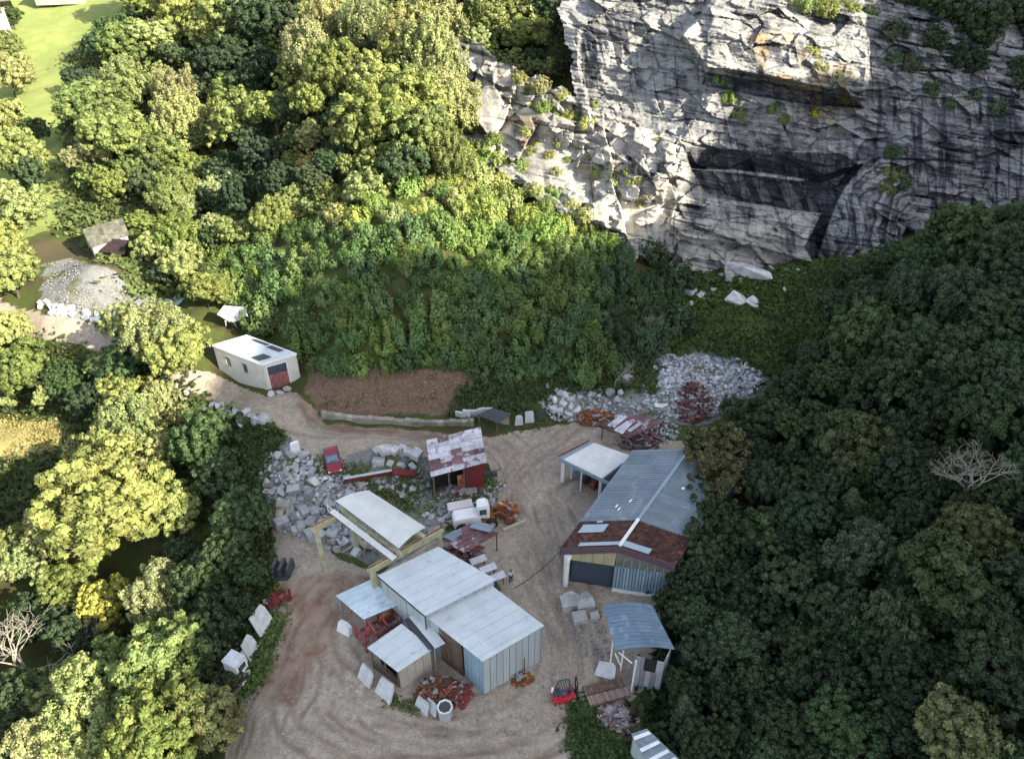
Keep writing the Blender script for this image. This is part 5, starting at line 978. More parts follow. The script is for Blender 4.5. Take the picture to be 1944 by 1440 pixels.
# stone slabs leaning or standing
def slab(px, py, wd, ht, th, rz, tilt, label, m=SLAB, name='stone_slab', group=None, z=0):
    g = G(px, py); M = Matrix.Rotation(rz, 3, 'Z')@Matrix.Rotation(tilt, 3, 'X'); mb = MB(); c = g+Vector((0, 0, ht/2*math.cos(tilt)+z)); r = random.Random(px); hx = wd/2
    prof = [(-hx, -ht/2), (hx, -ht/2), (hx*r.uniform(.85, 1), ht*.3), (hx*r.uniform(.3, .8), ht/2), (-hx*r.uniform(.7, 1), ht*r.uniform(.35, .5))]
    f = [c+M@Vector((x, -th/2, y)) for x, y in prof]; b = [c+M@Vector((x, th/2, y)) for x, y in prof]; mb.face(f); mb.face(b[::-1])
    for i in range(5): j = (i+1) % 5; mb.face([f[j], f[i], b[i], b[j]])
    return one(name, mb, m, label, 'slab', group)
SG = 'stone slabs standing around the yard'
slab(500,1190,1.9,2.5,.18,1.0,-.5,'large pale slab leaning at the left yard edge near the trees',group=SG); slab(478,1240,1.5,2.2,.15,1.1,-.5,'pointed pale slab just above the upright white box',group=SG); slab(468,1258,1.2,1.6,.15,1.1,-.4,'short grey slab tucked behind the upright white box',group=SG)
slab(655,1198,1.4,1.2,.45,-.5,-.2,'small thick white block left of the red stone saw',m=WHITE,group=SG)
slab(697,1290,1.6,1.6,.2,-.75,-.45,'grey slab leaning at the left front of the small white-roofed shed',group=SG); slab(733,1318,1.9,1.9,.2,-.75,-.45,'big pale slab leaning in front of the small white-roofed shed',group=SG)
slab(803,1345,1.5,1.3,.15,-.75,-.35,'white slab leaning at the left of the rusty scrap heap',group=SG); slab(820,1348,1.3,1.2,.15,-.75,-.3,'grey slab between the rusty heap and the silver tank',group=SG)
slab(985,805,1.,1.3,.2,.1,-.2,'pinkish slab standing left in the row right of the tarpaulin shelter',group=SG); slab(1005,800,1.1,1.5,.2,.1,-.2,'pale slab standing right in the row right of the tarpaulin shelter',group=SG); slab(1028,796,.9,1.5,.25,.1,-.1,'dark slab standing at the end of the row by the white heap',group=SG,m=GREYDARK)
slab(563,862,1.1,1.9,.5,.1,.0,'upright white stone on top of the boulder heap',m=WHITE,group=SG)
slab(1150,1275,1.8,1.4,.5,-.3,-.9,'grey flat slab on the ground at the foot of the white shed posts',group=SG); slab(600,735+6,1.6,.6,.5,.2,-.9,'low pale rubble block beside the garage door',group=SG) if False else None
for i, (x, y) in enumerate([(515,748),(532,745),(545,738)]): rock(x, y, 1.2, 'slab', '', 'stones beside the garage door', label=('left','middle','right')[i]+' one of three stones below the garage door', tint=(1.2,1.1,1.1))
# white box and bench
g = G(458, 1290)+Vector((0, 0, .15)); R = root('storage_box', tuple(g), 'upright white box container at the left edge of the yard', 'container'); mb = MB(); M_ = .95; mb.box((g.x, g.y, g.z+1.6), (1.45, 1.25, 3.0), -.45); mb.build('box', WHITE, R)
mb = MB(); mb.box((g.x, g.y, g.z+3.14), (1.55, 1.35, .08), -.45); mb.build('lid', mat('box_lid', (.50,.53,.56)), R); mb = MB(); mb.box((g.x+.66, g.y-.3, g.z+2.4), (.12, .8, .6), -.45); mb.build('vent', GREYDARK, R)
for dx, dy in ((-.5,-.6),(.5,-.8),(.6,.6),(-.4,.8)): mb = MB(); mb.box((g.x+dx, g.y+dy, g.z+.07), (.15,.15,.35)); mb.build('foot', STEEL, R)
g = G(438, 1335); mb = MB(); mb.box((g.x, g.y, g.z+.4), (.6, 2.2, .5), -.4, .3); mb.box((g.x+.3, g.y+.3, g.z+.75), (.3, 1.8, .2), -.5, .9); one('timber_pile', mb, TIMBER, 'small brown timber pile below the upright white box', 'timber')
# dark rack frames on the crane yard
g = G(540, 1088); R = root('metal_rack', tuple(g), 'dark metal rack of upright plates left of the crane column', 'rack')
for i in range(3): mb = MB(); mb.box((g.x-.8+i*.75, g.y, g.z+.75), (.28, 1.5, 1.5), -.15); mb.build('plate', GREYDARK, R)
mb = MB(); mb.box((g.x, g.y, g.z+.08), (2.4, 1.7, .16), -.15); mb.build('base', GREYDARK, R)
# red beam on the stones, scrap
mb = MB(); a, b, c = G(655,925)+Vector((0,0,1.1)), G(745,905)+Vector((0,0,.8)), G(790,905)+Vector((0,0,.5)); mb.beam(a, b, .35, .45, .2); mb.beam(a+Vector((0,0,.25)), b+Vector((0,0,.25)), .35, .06, 1, 1); mb.beam(b, c, .8, .25, .6); one('steel_beam', mb, [REDWALL, PALE_WALL], 'long red steel beam lying on the stones below the car', 'beam')
mb = MB(); g = G(940,1000); a, b = G(955,1008)+Vector((0,0,.15)), G(998,990)+Vector((0,0,.15)); mb.beam(a, b, .3, .3); one('timber_log', mb, mat('pale_timber', (.42,.38,.30), (.30,.27,.2), 3, rnd=.1), 'pale squared log lying in front of the white loader', 'log')
def scrap(name, px, py, rx, ry, h, n, m, label, cat, seed, tube=False):
    r = random.Random(seed); g = G(px, py); mb = MB()
    for i in range(int(n*1.7)):
        a = r.uniform(0, 6.28); q_ = math.sqrt(r.random()); x = g.x+rx*q_*math.cos(a); y = g.y+ry*q_*math.sin(a); z = G_z(x, y)+h*(1-q_*q_)*r.uniform(.2, 1)
        d = Vector((r.gauss(0, 1), r.gauss(0, 1), r.gauss(0, .35))).normalized()*r.uniform(.1, .55); c = Vector((x, y, z+.1))
        mi = r.choice((0, 0, 0, 1, 2))
        if tube and r.random() < .35: mb.tube(c-d, c+d, r.uniform(.04, .2), n=8, r=r.random(), m=mi)
        elif r.random() < .3: d.z *= .2; mb.beam(c-d*.8, c+d*.8, r.uniform(.3, .8), .04, r.random(), mi)
        else: mb.beam(c-d, c+d, r.uniform(.05, .3), r.uniform(.04, .15), r.random(), mi)
    return one(name, mb, [m, RUST, STEEL], label, cat)
def G_z(x, y): return H(x, y)
scrap('scrap_heap', 835, 1318, 1.9, 1.3, 1.7, 190, mat('red_rust_scrap', (.14,.062,.038), (.09,.045,.032), 3, rnd=.5, c3=(.24,.12,.06), lo3=.58), 'rust-red scrap metal heap against the front of the workshop', 'scrap heap', 1, True)
scrap('scrap_heap', 865, 1318, 1.3, 1.0, .7, 80, mat('bright_red_scrap', (.24,.05,.045), (.15,.045,.04), 3, rnd=.4), 'brighter red scrap spread right of the rust-red heap', 'scrap heap', 2)
scrap('scrap_heap', 1128, 795, 2.1, 1.0, .9, 150, ORANGE, 'orange rusty scrap heap between white blocks and striped shelter', 'scrap heap', 3, True)
scrap('scrap_heap', 1318, 760, 2.0, 1.9, .8, 170, mat('dark_rust', (.11,.045,.04), (.07,.035,.035), 3, rnd=.5), 'dark rust-brown scrap heap on the rubble slope', 'scrap heap', 4, True)
scrap('scrap_heap', 525, 1140, 1.5, 1.1, .25, 45, REDWALL, 'thin scatter of red scrap at the left yard edge', 'scrap heap', 5)
scrap('scrap_heap', 991, 1290, .7, .4, .5, 40, ORANGE, 'small orange scrap bundle at the workshop right front corner', 'scrap heap', 6, True)
scrap('scrap_heap', 880, 1050, 2.0, 1.0, .8, 90, PATCH_R, 'jumbled rusty junk under the rusty-roofed shelter', 'scrap heap', 7, True)
scrap('scrap_heap', 1215, 838, 2.6, 1.3, .9, 90, PATCH_R, 'jumbled red and white junk behind the carport', 'scrap heap', 8)
scrap('scrap_heap', 875, 935, 1.8, .8, .6, 60, STEEL, 'grey odds and ends piled at the foot of the red shed', 'scrap heap', 9, True)
scrap('scrap_heap', 1165, 1365, 1.3, 1.2, .8, 90, mat('brown_junk', (.17,.11,.10), (.30,.30,.32), 3, rnd=.6), 'brown and grey junk heap below the timber deck', 'scrap heap', 10)
# silver tank, drum
g = G(846, 1358); R = root('silver_drum', tuple(g), 'silver open-topped metal drum at the foot of the rusty scrap', 'drum'); mb = MB(); mb.tube(g, g+Vector((0,0,1.35)), .62, .62, 8); mb.build('body', mat('galvanised', (.45,.48,.50), (.36,.38,.40), 3, rough=.4, rnd=.1, metal=.3), R); mb = MB()
for i in range(8): a = i*math.pi/4; mb.beam(g+Vector((math.cos(a)*.62, math.sin(a)*.62, 1.4)), g+Vector((math.cos(a+math.pi/4)*.62, math.sin(a+math.pi/4)*.62, 1.4)), .1, .12)
mb.build('rim', WHITE, R); mb = MB(); mb.tube(g+Vector((0,0,1.36)), g+Vector((0,0,1.37)), .5, .5, 8); mb.build('inside', GREYDARK, R)
# bench with slabs behind the workshop
for i, (x, y, lab) in enumerate([(908,1062,'rear'), (927,1078,'middle'), (944,1094,'front')]):
    g = W(x, y, 1.0); R = root('stone_table', (g.x, g.y, 0), f'{lab} one of three trestle tables carrying white slabs behind the workshop', 'table', 'slab tables behind the workshop'); mb = MB(); mb.box((g.x, g.y, 1.0), (1.6, .8, .12), .45, .8); mb.build('table_top', SLAB, R)
    for dx, dy in ((-.6,-.4),(.6,-.1),(.5,.4),(-.7,.1)): mb = MB(); post(mb, (g.x+dx, g.y+dy), 0, .94, .07); mb.build('leg', GREYDARK, R)
g = W(936,1112,.7); mb = MB(); mb.box((g.x, g.y, .35), (1.1,.9,.7), .5, .3); mb.box((g.x, g.y, .9), (.6,.5,.4), .5, .6); mb.tube((g.x+.3, g.y, .9), (g.x+.3, g.y, 1.5), .06); one('compressor', mb, GREYDARK, 'black compressor at the workshop rear right corner', 'machine')
g = G(935, 902); mb = MB(); mb.tube(g+Vector((-.5,0,.25)), g+Vector((.5,0,.25)), .32, .32, 12, .3); mb.tube(g+Vector((.1,.2,.3)), g+Vector((.9,.3,.7)), .06); mb.box(g+Vector((.2,-.2,.6)), (.5,.5,.3), .3, .8); one('cement_mixer', mb, GREYDARK, 'small dark cement mixer right of the red shed', 'mixer')
# deck right of the forklift
c0, c1, c2, c3 = W(1106,1302,.35), W(1120,1338,.35), W(1196,1318,.35), W(1180,1285,.35)
for k, (u0, u1, lab, m_) in enumerate([(0, .46, 'upper', TIMBER), (.54, 1, 'lower', mat('pinkish_boards', (.27,.19,.17), (.19,.13,.12), 3, rnd=.3))]):
    R = root('timber_deck', tuple(c0.lerp(c1, (u0+u1)/2)), f'{lab} timber ramp platform right of the red forklift', 'platform'); mb = MB(); n = 14
    for i in range(n): q = [c0.lerp(c1, u0).lerp(c3.lerp(c2, u0), i/n+.006), c0.lerp(c1, u1).lerp(c3.lerp(c2, u1), i/n+.006), c0.lerp(c1, u1).lerp(c3.lerp(c2, u1), (i+1)/n-.006), c0.lerp(c1, u0).lerp(c3.lerp(c2, u0), (i+1)/n-.006)]; mb.slab([p+Vector((0,0,random.uniform(0,.03))) for p in q], .08, random.random())
    mb.build('planks', m_, R); mb = MB(); a, b = c0.lerp(c1, u0), c3.lerp(c2, u0); mb.beam(a-Vector((0,0,.18)), b-Vector((0,0,.18)), .12, .16); a, b = c0.lerp(c1, u1), c3.lerp(c2, u1); mb.beam(a-Vector((0,0,.18)), b-Vector((0,0,.18)), .12, .16); mb.build('joist', TIMBER, R)

# ---------------------------------------------------------------- vehicles
def at_(R, ang):      # local frame helper
    M = Matrix.Rotation(ang, 3, 'Z'); o = Vector(R.location); return lambda x, y, z: o+M@Vector((x, y, z))
def wheel(R, f, x, y, r, wd, name='wheel', rim=STEEL):
    mb = MB(); mb.tube(f(x, y-wd/2, r), f(x, y+wd/2, r), r, r, 16); w_ = mb.build(name, RUBBER, R); mb = MB(); mb.tube(f(x, y-wd/2-.02, r), f(x, y+wd/2+.02, r), r*.55, r*.55, 12); mb.build('rim', rim, w_)
def loft(mb, f, secs, r=.5, m=0):
    """secs: list of (x, halfwidth bottom, halfwidth top, z0, z1, round) -> closed body"""
    n0 = len(mb.v); k = 8
    for x, wb, wt, z0, z1 in secs:
        for y, z in ((-wb, z0), (wb, z0), (wb*1.0, z0+(z1-z0)*.45), (wb*.98, z0+(z1-z0)*.75), (wt, z1), (wt*.5, z1+.02), (-wt*.5, z1+.02), (-wt, z1), (-wb*.98, z0+(z1-z0)*.75), (-wb, z0+(z1-z0)*.45)): mb.v.append(tuple(f(x, y, z)))
    for i in range(len(secs)-1):
        for j in range(10): a = n0+i*10+j; b = n0+i*10+(j+1) % 10; mb.f.append((a, b, b+10, a+10)); mb.r.append(r); mb.m.append(m)
    mb.f.append(tuple(n0+j for j in range(9, -1, -1))); mb.f.append(tuple(n0+(len(secs)-1)*10+j for j in range(10))); mb.r += [r, r]; mb.m += [m, m]
# red hatchback, nose towards the camera
g = G(633, 880); R = root('car', tuple(g), 'small dark red car parked nose towards us beside the boulder heap', 'car'); f = at_(R, math.radians(-72))
mb = MB(); loft(mb, f, [(-1.9,.70,.62,.35,.75), (-1.8,.80,.72,.25,.88), (-1.3,.84,.76,.22,.95), (.55,.85,.78,.22,.93), (1.3,.83,.74,.22,.82), (1.85,.76,.64,.27,.68), (1.97,.66,.5,.34,.58)]); mb.build('body', CARRED, R, smooth=False)
mb = MB(); loft(mb, f, [(-1.75,.70,.5,.88,.95), (-1.35,.74,.58,.88,1.36), (-.9,.74,.6,.88,1.44), (.05,.74,.6,.88,1.42), (.85,.72,.55,.86,.93)]); cb_ = mb.build('cabin', GLASS, R); mb = MB(); loft(mb, f, [(-1.32,.60,.55,1.36,1.40), (-.9,.62,.58,1.42,1.47), (-.1,.62,.58,1.41,1.46), (.02,.60,.55,1.38,1.42)]); mb.build('roof', CARRED, R)
mb = MB(); mb.hexa([f(.72,-.6,1.0), f(.72,.6,1.0), f(.75,.6,1.0), f(.75,-.6,1.0), f(.15,-.52,1.385), f(.15,.52,1.385), f(.19,.52,1.39), f(.19,-.52,1.39)]); mb.build('windscreen', mat('windscreen', (.10,.16,.24), (.08,.13,.2), 1, rough=.12, rnd=0, bmp=0, spec=.7), R)
for s in (-1, 1):
    mb = MB(); mb.box(f(1.84, s*.58, .60), (.18,.28,.14), math.radians(-72)); mb.build('headlight', WHITE, R); mb = MB(); mb.box(f(.55, s*.92, .98), (.12,.16,.12), math.radians(-72)); mb.build('mirror', CARRED, R)
mb = MB(); mb.box(f(1.93, 0, .38), (.16, 1.35, .16), math.radians(-72)); mb.build('bumper', GREYDARK, R)
for x in (-1.2, 1.25):
    for y in (-.76, .76): wheel(R, f, x, y, .3, .2)
# red forklift, mast to the right
g = G(1073, 1325); R = root('forklift', tuple(g), 'red forklift truck with black mast standing by the timber ramps', 'forklift'); an = math.radians(12); f = at_(R, an)
mb = MB(); loft(mb, f, [(-1.15,.42,.38,.3,.95), (-1.0,.52,.46,.25,1.15), (-.5,.54,.5,.25,1.15), (-.3,.54,.5,.25,.75), (.75,.52,.48,.25,.7)]); mb.build('body', REDPAINT, R); mb = MB(); mb.box(f(-.75,0,1.2), (.7,.7,.14), an); mb.build('hood', GREYDARK, R)
mb = MB(); mb.box(f(-.25,0,.95), (.5,.5,.15), an); mb.box(f(-.48,0,1.25), (.12,.5,.5), an); mb.build('seat', mat('blue_grey_seat', (.10,.13,.22), None, 2), R)
mb = MB()
for y in (-.48, .48): mb.beam(f(-.75,y,1.1), f(-.55,y,2.05), .07, .07); mb.beam(f(.55,y,.6), f(.35,y,2.05), .07, .07); mb.beam(f(-.6,y,2.07), f(.4,y,2.07), .07, .07)
for x in np.linspace(-.58, .38, 6): mb.beam(f(x,-.48,2.1), f(x,.48,2.1), .05, .05)
mb.build('overhead_guard', GREYDARK, R)
mb = MB()
for y in (-.3, .3): mb.beam(f(.95,y,.15), f(.88,y,2.5), .11, .09)
for z in (.4, 1.3, 2.4): mb.beam(f(.93,-.3,z), f(.93,.3,z), .08, .1)
mb.build('mast', RUBBER, R)
for y in (-.2, .2): mb = MB(); mb.beam(f(1.0,y,.12), f(2.1,y,.10), .1, .05); mb.beam(f(1.0,y,.1), f(1.0,y,.7), .1, .05); mb.build('fork', RUBBER, R)
mb = MB(); mb.tube(f(.35,0,.95), f(.2,0,1.2), .17, .17, 10); mb.build('steering_wheel', RUBBER, R)
for x, r_ in ((-.8, .24), (.6, .32)):
    for y in (-.45, .45): wheel(R, f, x, y, r_, .2)
mb = MB(); mb.tube(f(-1.1,.2,1.1), f(-1.1,.2,1.6), .12, .12, 10); mb.build('gas_bottle', WHITE, R)
# white loader with rusty grab
g = G(915, 992); R = root('wheel_loader', tuple(g), 'white wheel loader with orange-brown rusty grab beside the scrap shelter', 'loader'); an = math.radians(12); f = at_(R, an)
mb = MB(); loft(mb, f, [(-3.0,.7,.6,.7,1.5), (-2.8,.8,.7,.6,1.75), (-.8,.8,.72,.6,1.8), (-.2,.8,.7,.6,1.6)]); mb.build('body', WHITE, R); mb = MB(); loft(mb, f, [(-.3,.75,.7,.5,1.1), (1.3,.7,.6,.5,1.1)]); mb.build('chassis', ORANGE, R)
mb = MB(); loft(mb, f, [(-.45,.6,.5,1.5,2.9), (-.2,.68,.58,1.5,3.05), (.5,.68,.56,1.3,3.05), (.75,.62,.5,1.3,2.8)]); cabo = mb.build('cab', WHITE, R)
for y in (-.685, .685): mb = MB(); mb.box(f(.05,y,2.3), (.7,.04,.7), an); mb.build('window', GLASS, cabo)
mb = MB(); mb.box(f(.76,0,2.25), (.06,.9,.7), an, tilt=Matrix.Rotation(-.08, 3, 'Y')); mb.build('windscreen', GLASS, cabo)
for x in (-2.2, .9):
    for y in (-.85, .85): wheel(R, f, x, y, .62, .42, rim=mat('tan_rim', (.42,.34,.22), (.3,.22,.14), 3))
mb = MB()
for y in (-.4, .4): mb.beam(f(.7,y,1.3), f(1.9,y,1.7), .14, .22); mb.beam(f(1.9,y,1.7), f(2.6,y,.7), .14, .2)
mb.build('boom', ORANGE, R)
mb = MB(); pr = [(2.4,1.5), (2.25,.9), (2.4,.3), (2.8,.1), (3.35,.1)]
for a, b in zip(pr[:-1], pr[1:]): mb.beam(f(a[0],-.9,a[1]).lerp(f(a[0],.9,a[1]), .5), f(b[0],0,b[1]), 1.9, .07)
for y in (-.95, .95): mb.face([f(x, y, z) for x, z in pr])
mb.build('bucket', RUST, R)
scrap('rusty_grab', 962, 975, 1.3, .9, 1.5, 90, mat('tan_orange_scrap', (.32,.14,.06), (.20,.07,.03), 3, rnd=.5, c3=(.45,.36,.24), lo3=.56), 'tangle of orange and tan rusty machine parts beside the white loader', 'scrap heap', 21, True)
mb = MB(); g = G(890,985); f = at_(R, an); mb.box(g+Vector((-.9,.9,.7)), (2.6,1.1,1.1), .25, .6); one('white_tank', mb, mat('pinkish_white_paint', (.58,.54,.52), (.5,.46,.46), 2, rnd=.05), 'boxy pinkish-white tank behind the left end of the loader', 'tank')

# ---------------------------------------------------------------- person
def person(px, py, face, label, shirt, trouser):
    g = G(px, py); R = root('person', tuple(g), label, 'person'); M = Matrix.Rotation(face, 3, 'Z')
    J = {'pel': (0,0,.93), 'ab': (0,0,1.12), 'ch': (0,.01,1.34), 'nk': (0,0,1.50), 'hd0': (0,.015,1.58), 'hd1': (0,.02,1.68), 'hd2': (0,.01,1.76),
         'sL': (-.18,0,1.42), 'eL': (-.25,-.03,1.15), 'wL': (-.24,.10,.93), 'hL': (-.23,.13,.85), 'sR': (.18,0,1.42), 'eR': (.25,.03,1.16), 'wR': (.20,.20,1.02), 'hR': (.18,.26,.98),
         'tL': (-.10,0,.88), 'kL': (-.11,.03,.50), 'aL': (-.12,-.02,.10), 'fL': (-.13,.14,.05), 'tR': (.10,0,.88), 'kR': (.12,.06,.50), 'aR': (.12,.05,.10), 'fR': (.13,.20,.05)}
    RAD = dict(pel=.14, ab=.13, ch=.15, nk=.055, hd0=.075, hd1=.095, hd2=.07, sL=.07, sR=.07, eL=.045, eR=.045, wL=.032, wR=.032, hL=.035, hR=.035, tL=.085, tR=.085, kL=.058, kR=.058, aL=.042, aR=.042, fL=.04, fR=.04)
    E_ = [('pel','ab'),('ab','ch'),('ch','nk'),('nk','hd0'),('hd0','hd1'),('hd1','hd2'),('ch','sL'),('sL','eL'),('eL','wL'),('wL','hL'),('ch','sR'),('sR','eR'),('eR','wR'),('wR','hR'),('pel','tL'),('tL','kL'),('kL','aL'),('aL','fL'),('pel','tR'),('tR','kR'),('kR','aR'),('aR','fR')]
    def skin(name, keys, edges, k, m):
        me = bpy.data.meshes.new(name); ix = {a: i for i, a in enumerate(keys)}; me.from_pydata([tuple(M@Vector(J[a])) for a in keys], [(ix[a], ix[b]) for a, b in edges], []); me.materials.append(m)
        o = bpy.data.objects.new(name, me); COL.objects.link(o); o.parent = R; md = o.modifiers.new('skin', 'SKIN'); o.modifiers.new('sub', 'SUBSURF').levels = 1; o.modifiers['sub'].render_levels = 2
        for a, i in ix.items(): q_ = RAD[a]+k; me.skin_vertices[0].data[i].radius = (q_, q_*.85)
        me.skin_vertices[0].data[0].use_root = True; return o
    skin('body', list(J), E_, 0, SKIN)
    up = ['ch','pel','ab','sL','eL','sR','eR']; skin('shirt', up, [(a, b) for a, b in E_ if a in up and b in up], .018, shirt)
    lo = ['pel','tL','kL','aL','tR','kR','aR']; skin('trousers', lo, [(a, b) for a, b in E_ if a in lo and b in lo], .02, trouser)
    mb = MB(); c = Vector(g)+M@Vector((0, -.015, 1.74)); mb.tube(c, c+Vector((0,0,.07)), .105, .05, 10); mb.build('hair', RUBBER, R)
    for s in (-1, 1): mb = MB(); mb.box(Vector(g)+M@Vector((s*.125, .06+.03*s, .035)), (.1,.27,.08), face); mb.build('shoe', RUBBER, R)
person(970, 1104, math.radians(20), 'person in white shirt and dark trousers standing right behind the workshop', SHIRT, TROUSER)
g = G(880, 925); mb = MB(); mb.tube(g, g+Vector((0,0,.9)), .22, .2, 10); mb.tube(g+Vector((0,0,.9)), g+Vector((0,0,1.1)), .2, .08, 10); one('gas_cylinder', mb, WHITE, 'short white gas cylinder at the red shed door', 'cylinder')
g = G(275, 578); mb = MB()
for i in range(3): a = W(278+18*i, 590-5*i, 1.9); mb.hexa([a+Vector((0,0,-.05)), a+Vector((1.5,-.5,-.05)), a+Vector((2.4,1.6,.2)), a+Vector((.8,2.0,.3)), a, a+Vector((1.5,-.5,0)), a+Vector((2.4,1.6,.25)), a+Vector((.8,2.0,.35))], .3*i)
one('metal_sheets', mb, mat('bluish_sheet', (.36,.42,.45), (.26,.32,.36), 1, rough=.4, rnd=.3), 'bluish metal sheets lying right of the gravel heap', 'sheets')

# ---------------------------------------------------------------- leafless trees
def bare_tree(px, py, hpx, label, seed, spread=1., top=None):
    g = G(px, py, 4); sc = hpx*dist(g.x, g.y, g.z+4)/FPX/8.; r = random.Random(seed); R = root('bare_tree', tuple(g), label, 'tree'); tr = MB(); br = MB()
    def grow(p, d, L, rad, k):
        q_ = p
        for i in range(3): d = (d+Vector((r.gauss(0, .16), r.gauss(0, .16), r.gauss(0, .08)))).normalized(); n = q_+d*L/3; (tr if k == 0 else br).tube(q_, n, rad*(1-i*.12), rad*(.88-i*.12), 5, cap=False); q_ = n
        if k < 5 and L > .3:
            for i in range(3 if k else 4):
                a = r.uniform(0, 6.28); e = (d*.9+Vector((math.cos(a), math.sin(a), .15))*spread*r.uniform(.5, 1)).normalized(); grow(q_, e, L*r.uniform(.62, .82), rad*.58, k+1)
    grow(Vector(g), Vector((0, 0, 1)), 3.2*sc, .22*sc, 0); tr.build('trunk', PALEWOOD, R); br.build('branches', PALEWOOD, R)
bare_tree(1868, 900, 150, 'big dead tree with bare pale branches over the right-hand forest', 5, 1.1); bare_tree(22, 1290, 170, 'pale leafless tree at the lower left photo edge', 8, 1.2)
bare_tree(1172, 690, 55, 'small grey leafless shrub-like tree among the shrubs above the rubble', 9, .9); bare_tree(605, 70, 60, 'grey dead tree top rising from the upper wood', 11, .8); bare_tree(1250, 620, 60, 'thin pale dead sapling at the edge of the quarry floor', 12, .6)

# ---------------------------------------------------------------- low vegetation
FG = 'bushes on the quarry floor'
fill([(1290,500),(1350,520),(1560,500),(1540,560),(1450,560),(1440,540),(1340,545),(1290,560)], 4, 11, 1.3, lambda x, y, q: rock(x, y, q*2/13, 'rough', 'grey stone below the rock face', 'stones at the foot of the quarry face', tint=(1.1,1.1,1.1), hc=.3), 60, 55)
for x, y, q in [(1560,520,22),(1590,535,26),(1625,530,24),(1660,525,26),(1570,555,24),(1610,565,26),(1650,560,28),(1540,545,18),(1690,510,24),(1240,470,20),(1270,500,18),(1920,400,24),(1950,395,22)]: shrub(x, y, q, random.choice([(.07,.10,.035), (.05,.085,.035)]), 'low round bush on the quarry floor', FG, hk=.9)
fill([(1250,470),(1300,440),(1330,500),(1480,540),(1600,550),(1620,600),(1550,700),(1480,720),(1400,670),(1290,660),(1250,640)], 13, 24, .8, lambda x, y, q: shrub(x, y, q, random.choice([(.07,.10,.03), (.05,.085,.03), (.09,.11,.03), (.11,.10,.04)]), 'low round bush on the quarry floor', FG, hk=.8) if min(math.hypot(x-a, y-b) for a, b in ((1372,482),(1416,518),(1398,570),(1430,575),(1306,553),(1345,553),(1370,500),(1400,495))) > 30 else None, 420, 31)
fill([(1030,700),(1200,710),(1240,690),(1240,740),(1150,730),(1100,715),(1080,745),(1000,750),(960,760),(930,740),(990,705)], 12, 20, .7, lambda x, y, q: shrub(x, y, q, random.choice([(.07,.10,.03), (.06,.11,.03)]), 'ragged bush at the foot of the slope', 'bushes at the foot of the slope', hk=.9), 90, 32)
fill([(870,215),(905,225),(1000,330),(1110,400),(1170,440),(1120,440),(1000,380),(900,310),(860,250)], 18, 28, .5, lambda x, y, q: shrub(x, y, q, random.choice([YEL, SHB, GRN]), 'sunlit bush at the rock rib edge', 'bushes along the rock rib', onrock=True), 160, 41); fill([(960,140),(1080,180),(1130,230),(1080,250),(1000,225)], 14, 24, .6, lambda x, y, q: shrub(x, y, q, random.choice([YEL, SHB, GRN, TAN]), 'sunlit bush at the rock rib edge', 'bushes along the rock rib', onrock=True), 90, 42); fill([(1130,320),(1230,330),(1220,400),(1150,390)], 9, 15, 1.0, lambda x, y, q: shrub(x, y, q, random.choice([YEL, TAN, GRN]), 'small bush in the pale rock rib', 'bushes along the rock rib', onrock=True), 30, 43); fill([(1000,255),(1060,270),(1110,330),(1050,330)], 9, 16, .9, lambda x, y, q: shrub(x, y, q, random.choice([YEL, TAN, GRN]), 'small bush in the pale rock rib', 'bushes along the rock rib', onrock=True), 30, 44)
RS = 'bushes growing on the quarry face'
for x, y, q, c in [(1370,150,18,SHB),(1385,185,20,SHB),(1400,215,18,GRN),(1412,235,12,GRN),(1470,210,16,SHB),(1490,225,14,GRN),(1540,100,20,YEL),(1560,130,20,TAN),(1590,150,22,TAN),(1610,190,18,GOLD_),(1550,215,14,GOLD_),(1690,330,26,GRN),(1700,290,22,MID),(1680,360,20,GRN),(1715,345,20,MID),(1530,10,26,GRN),(1570,15,30,GRN),(1610,15,28,GRN),(1650,25,24,MID),(1500,0,20,GRN),
      (1700,60,30,DK2),(1730,120,26,DK2),(1770,170,22,MID),(1840,180,26,MID),(1890,210,24,MID),(1700,110,20,MID),(1800,200,20,MID),(1140,330,14,YEL),(1165,345,14,YEL),(1120,300,10,YEL),(1000,250,16,YEL),(1010,290,14,GRN),(965,190,14,YEL),(1050,200,20,GRN),(1080,220,18,GRN),(1245,265,10,YEL),(1130,200,12,GRN),(985,150,18,YEL),(1200,350,12,YEL),(1460,310,0,YEL)]:
    if q: shrub(x, y, q, c, f'{cname(c)} bush on the rock face', RS, hk=1., onrock=True)
for a in R2:
    g = CG(a[0], a[1]); o = tree(a[0], a[1], a[2], a[3], a[4], f'{cname(a[4])} {D[a[3]][0]}', 'trees above the right end of the quarry face'); Rr = a[2]*dist(g.x, g.y, g.z)/FPX; o.location = g-Vector((0, 0, Rr*.9))
    for ch in [c for c in bpy.data.objects if c.parent == o]: ch.scale = (Rr/5,)*3; ch.location.z = Rr if ch.name.startswith('crown') else ch.location.z
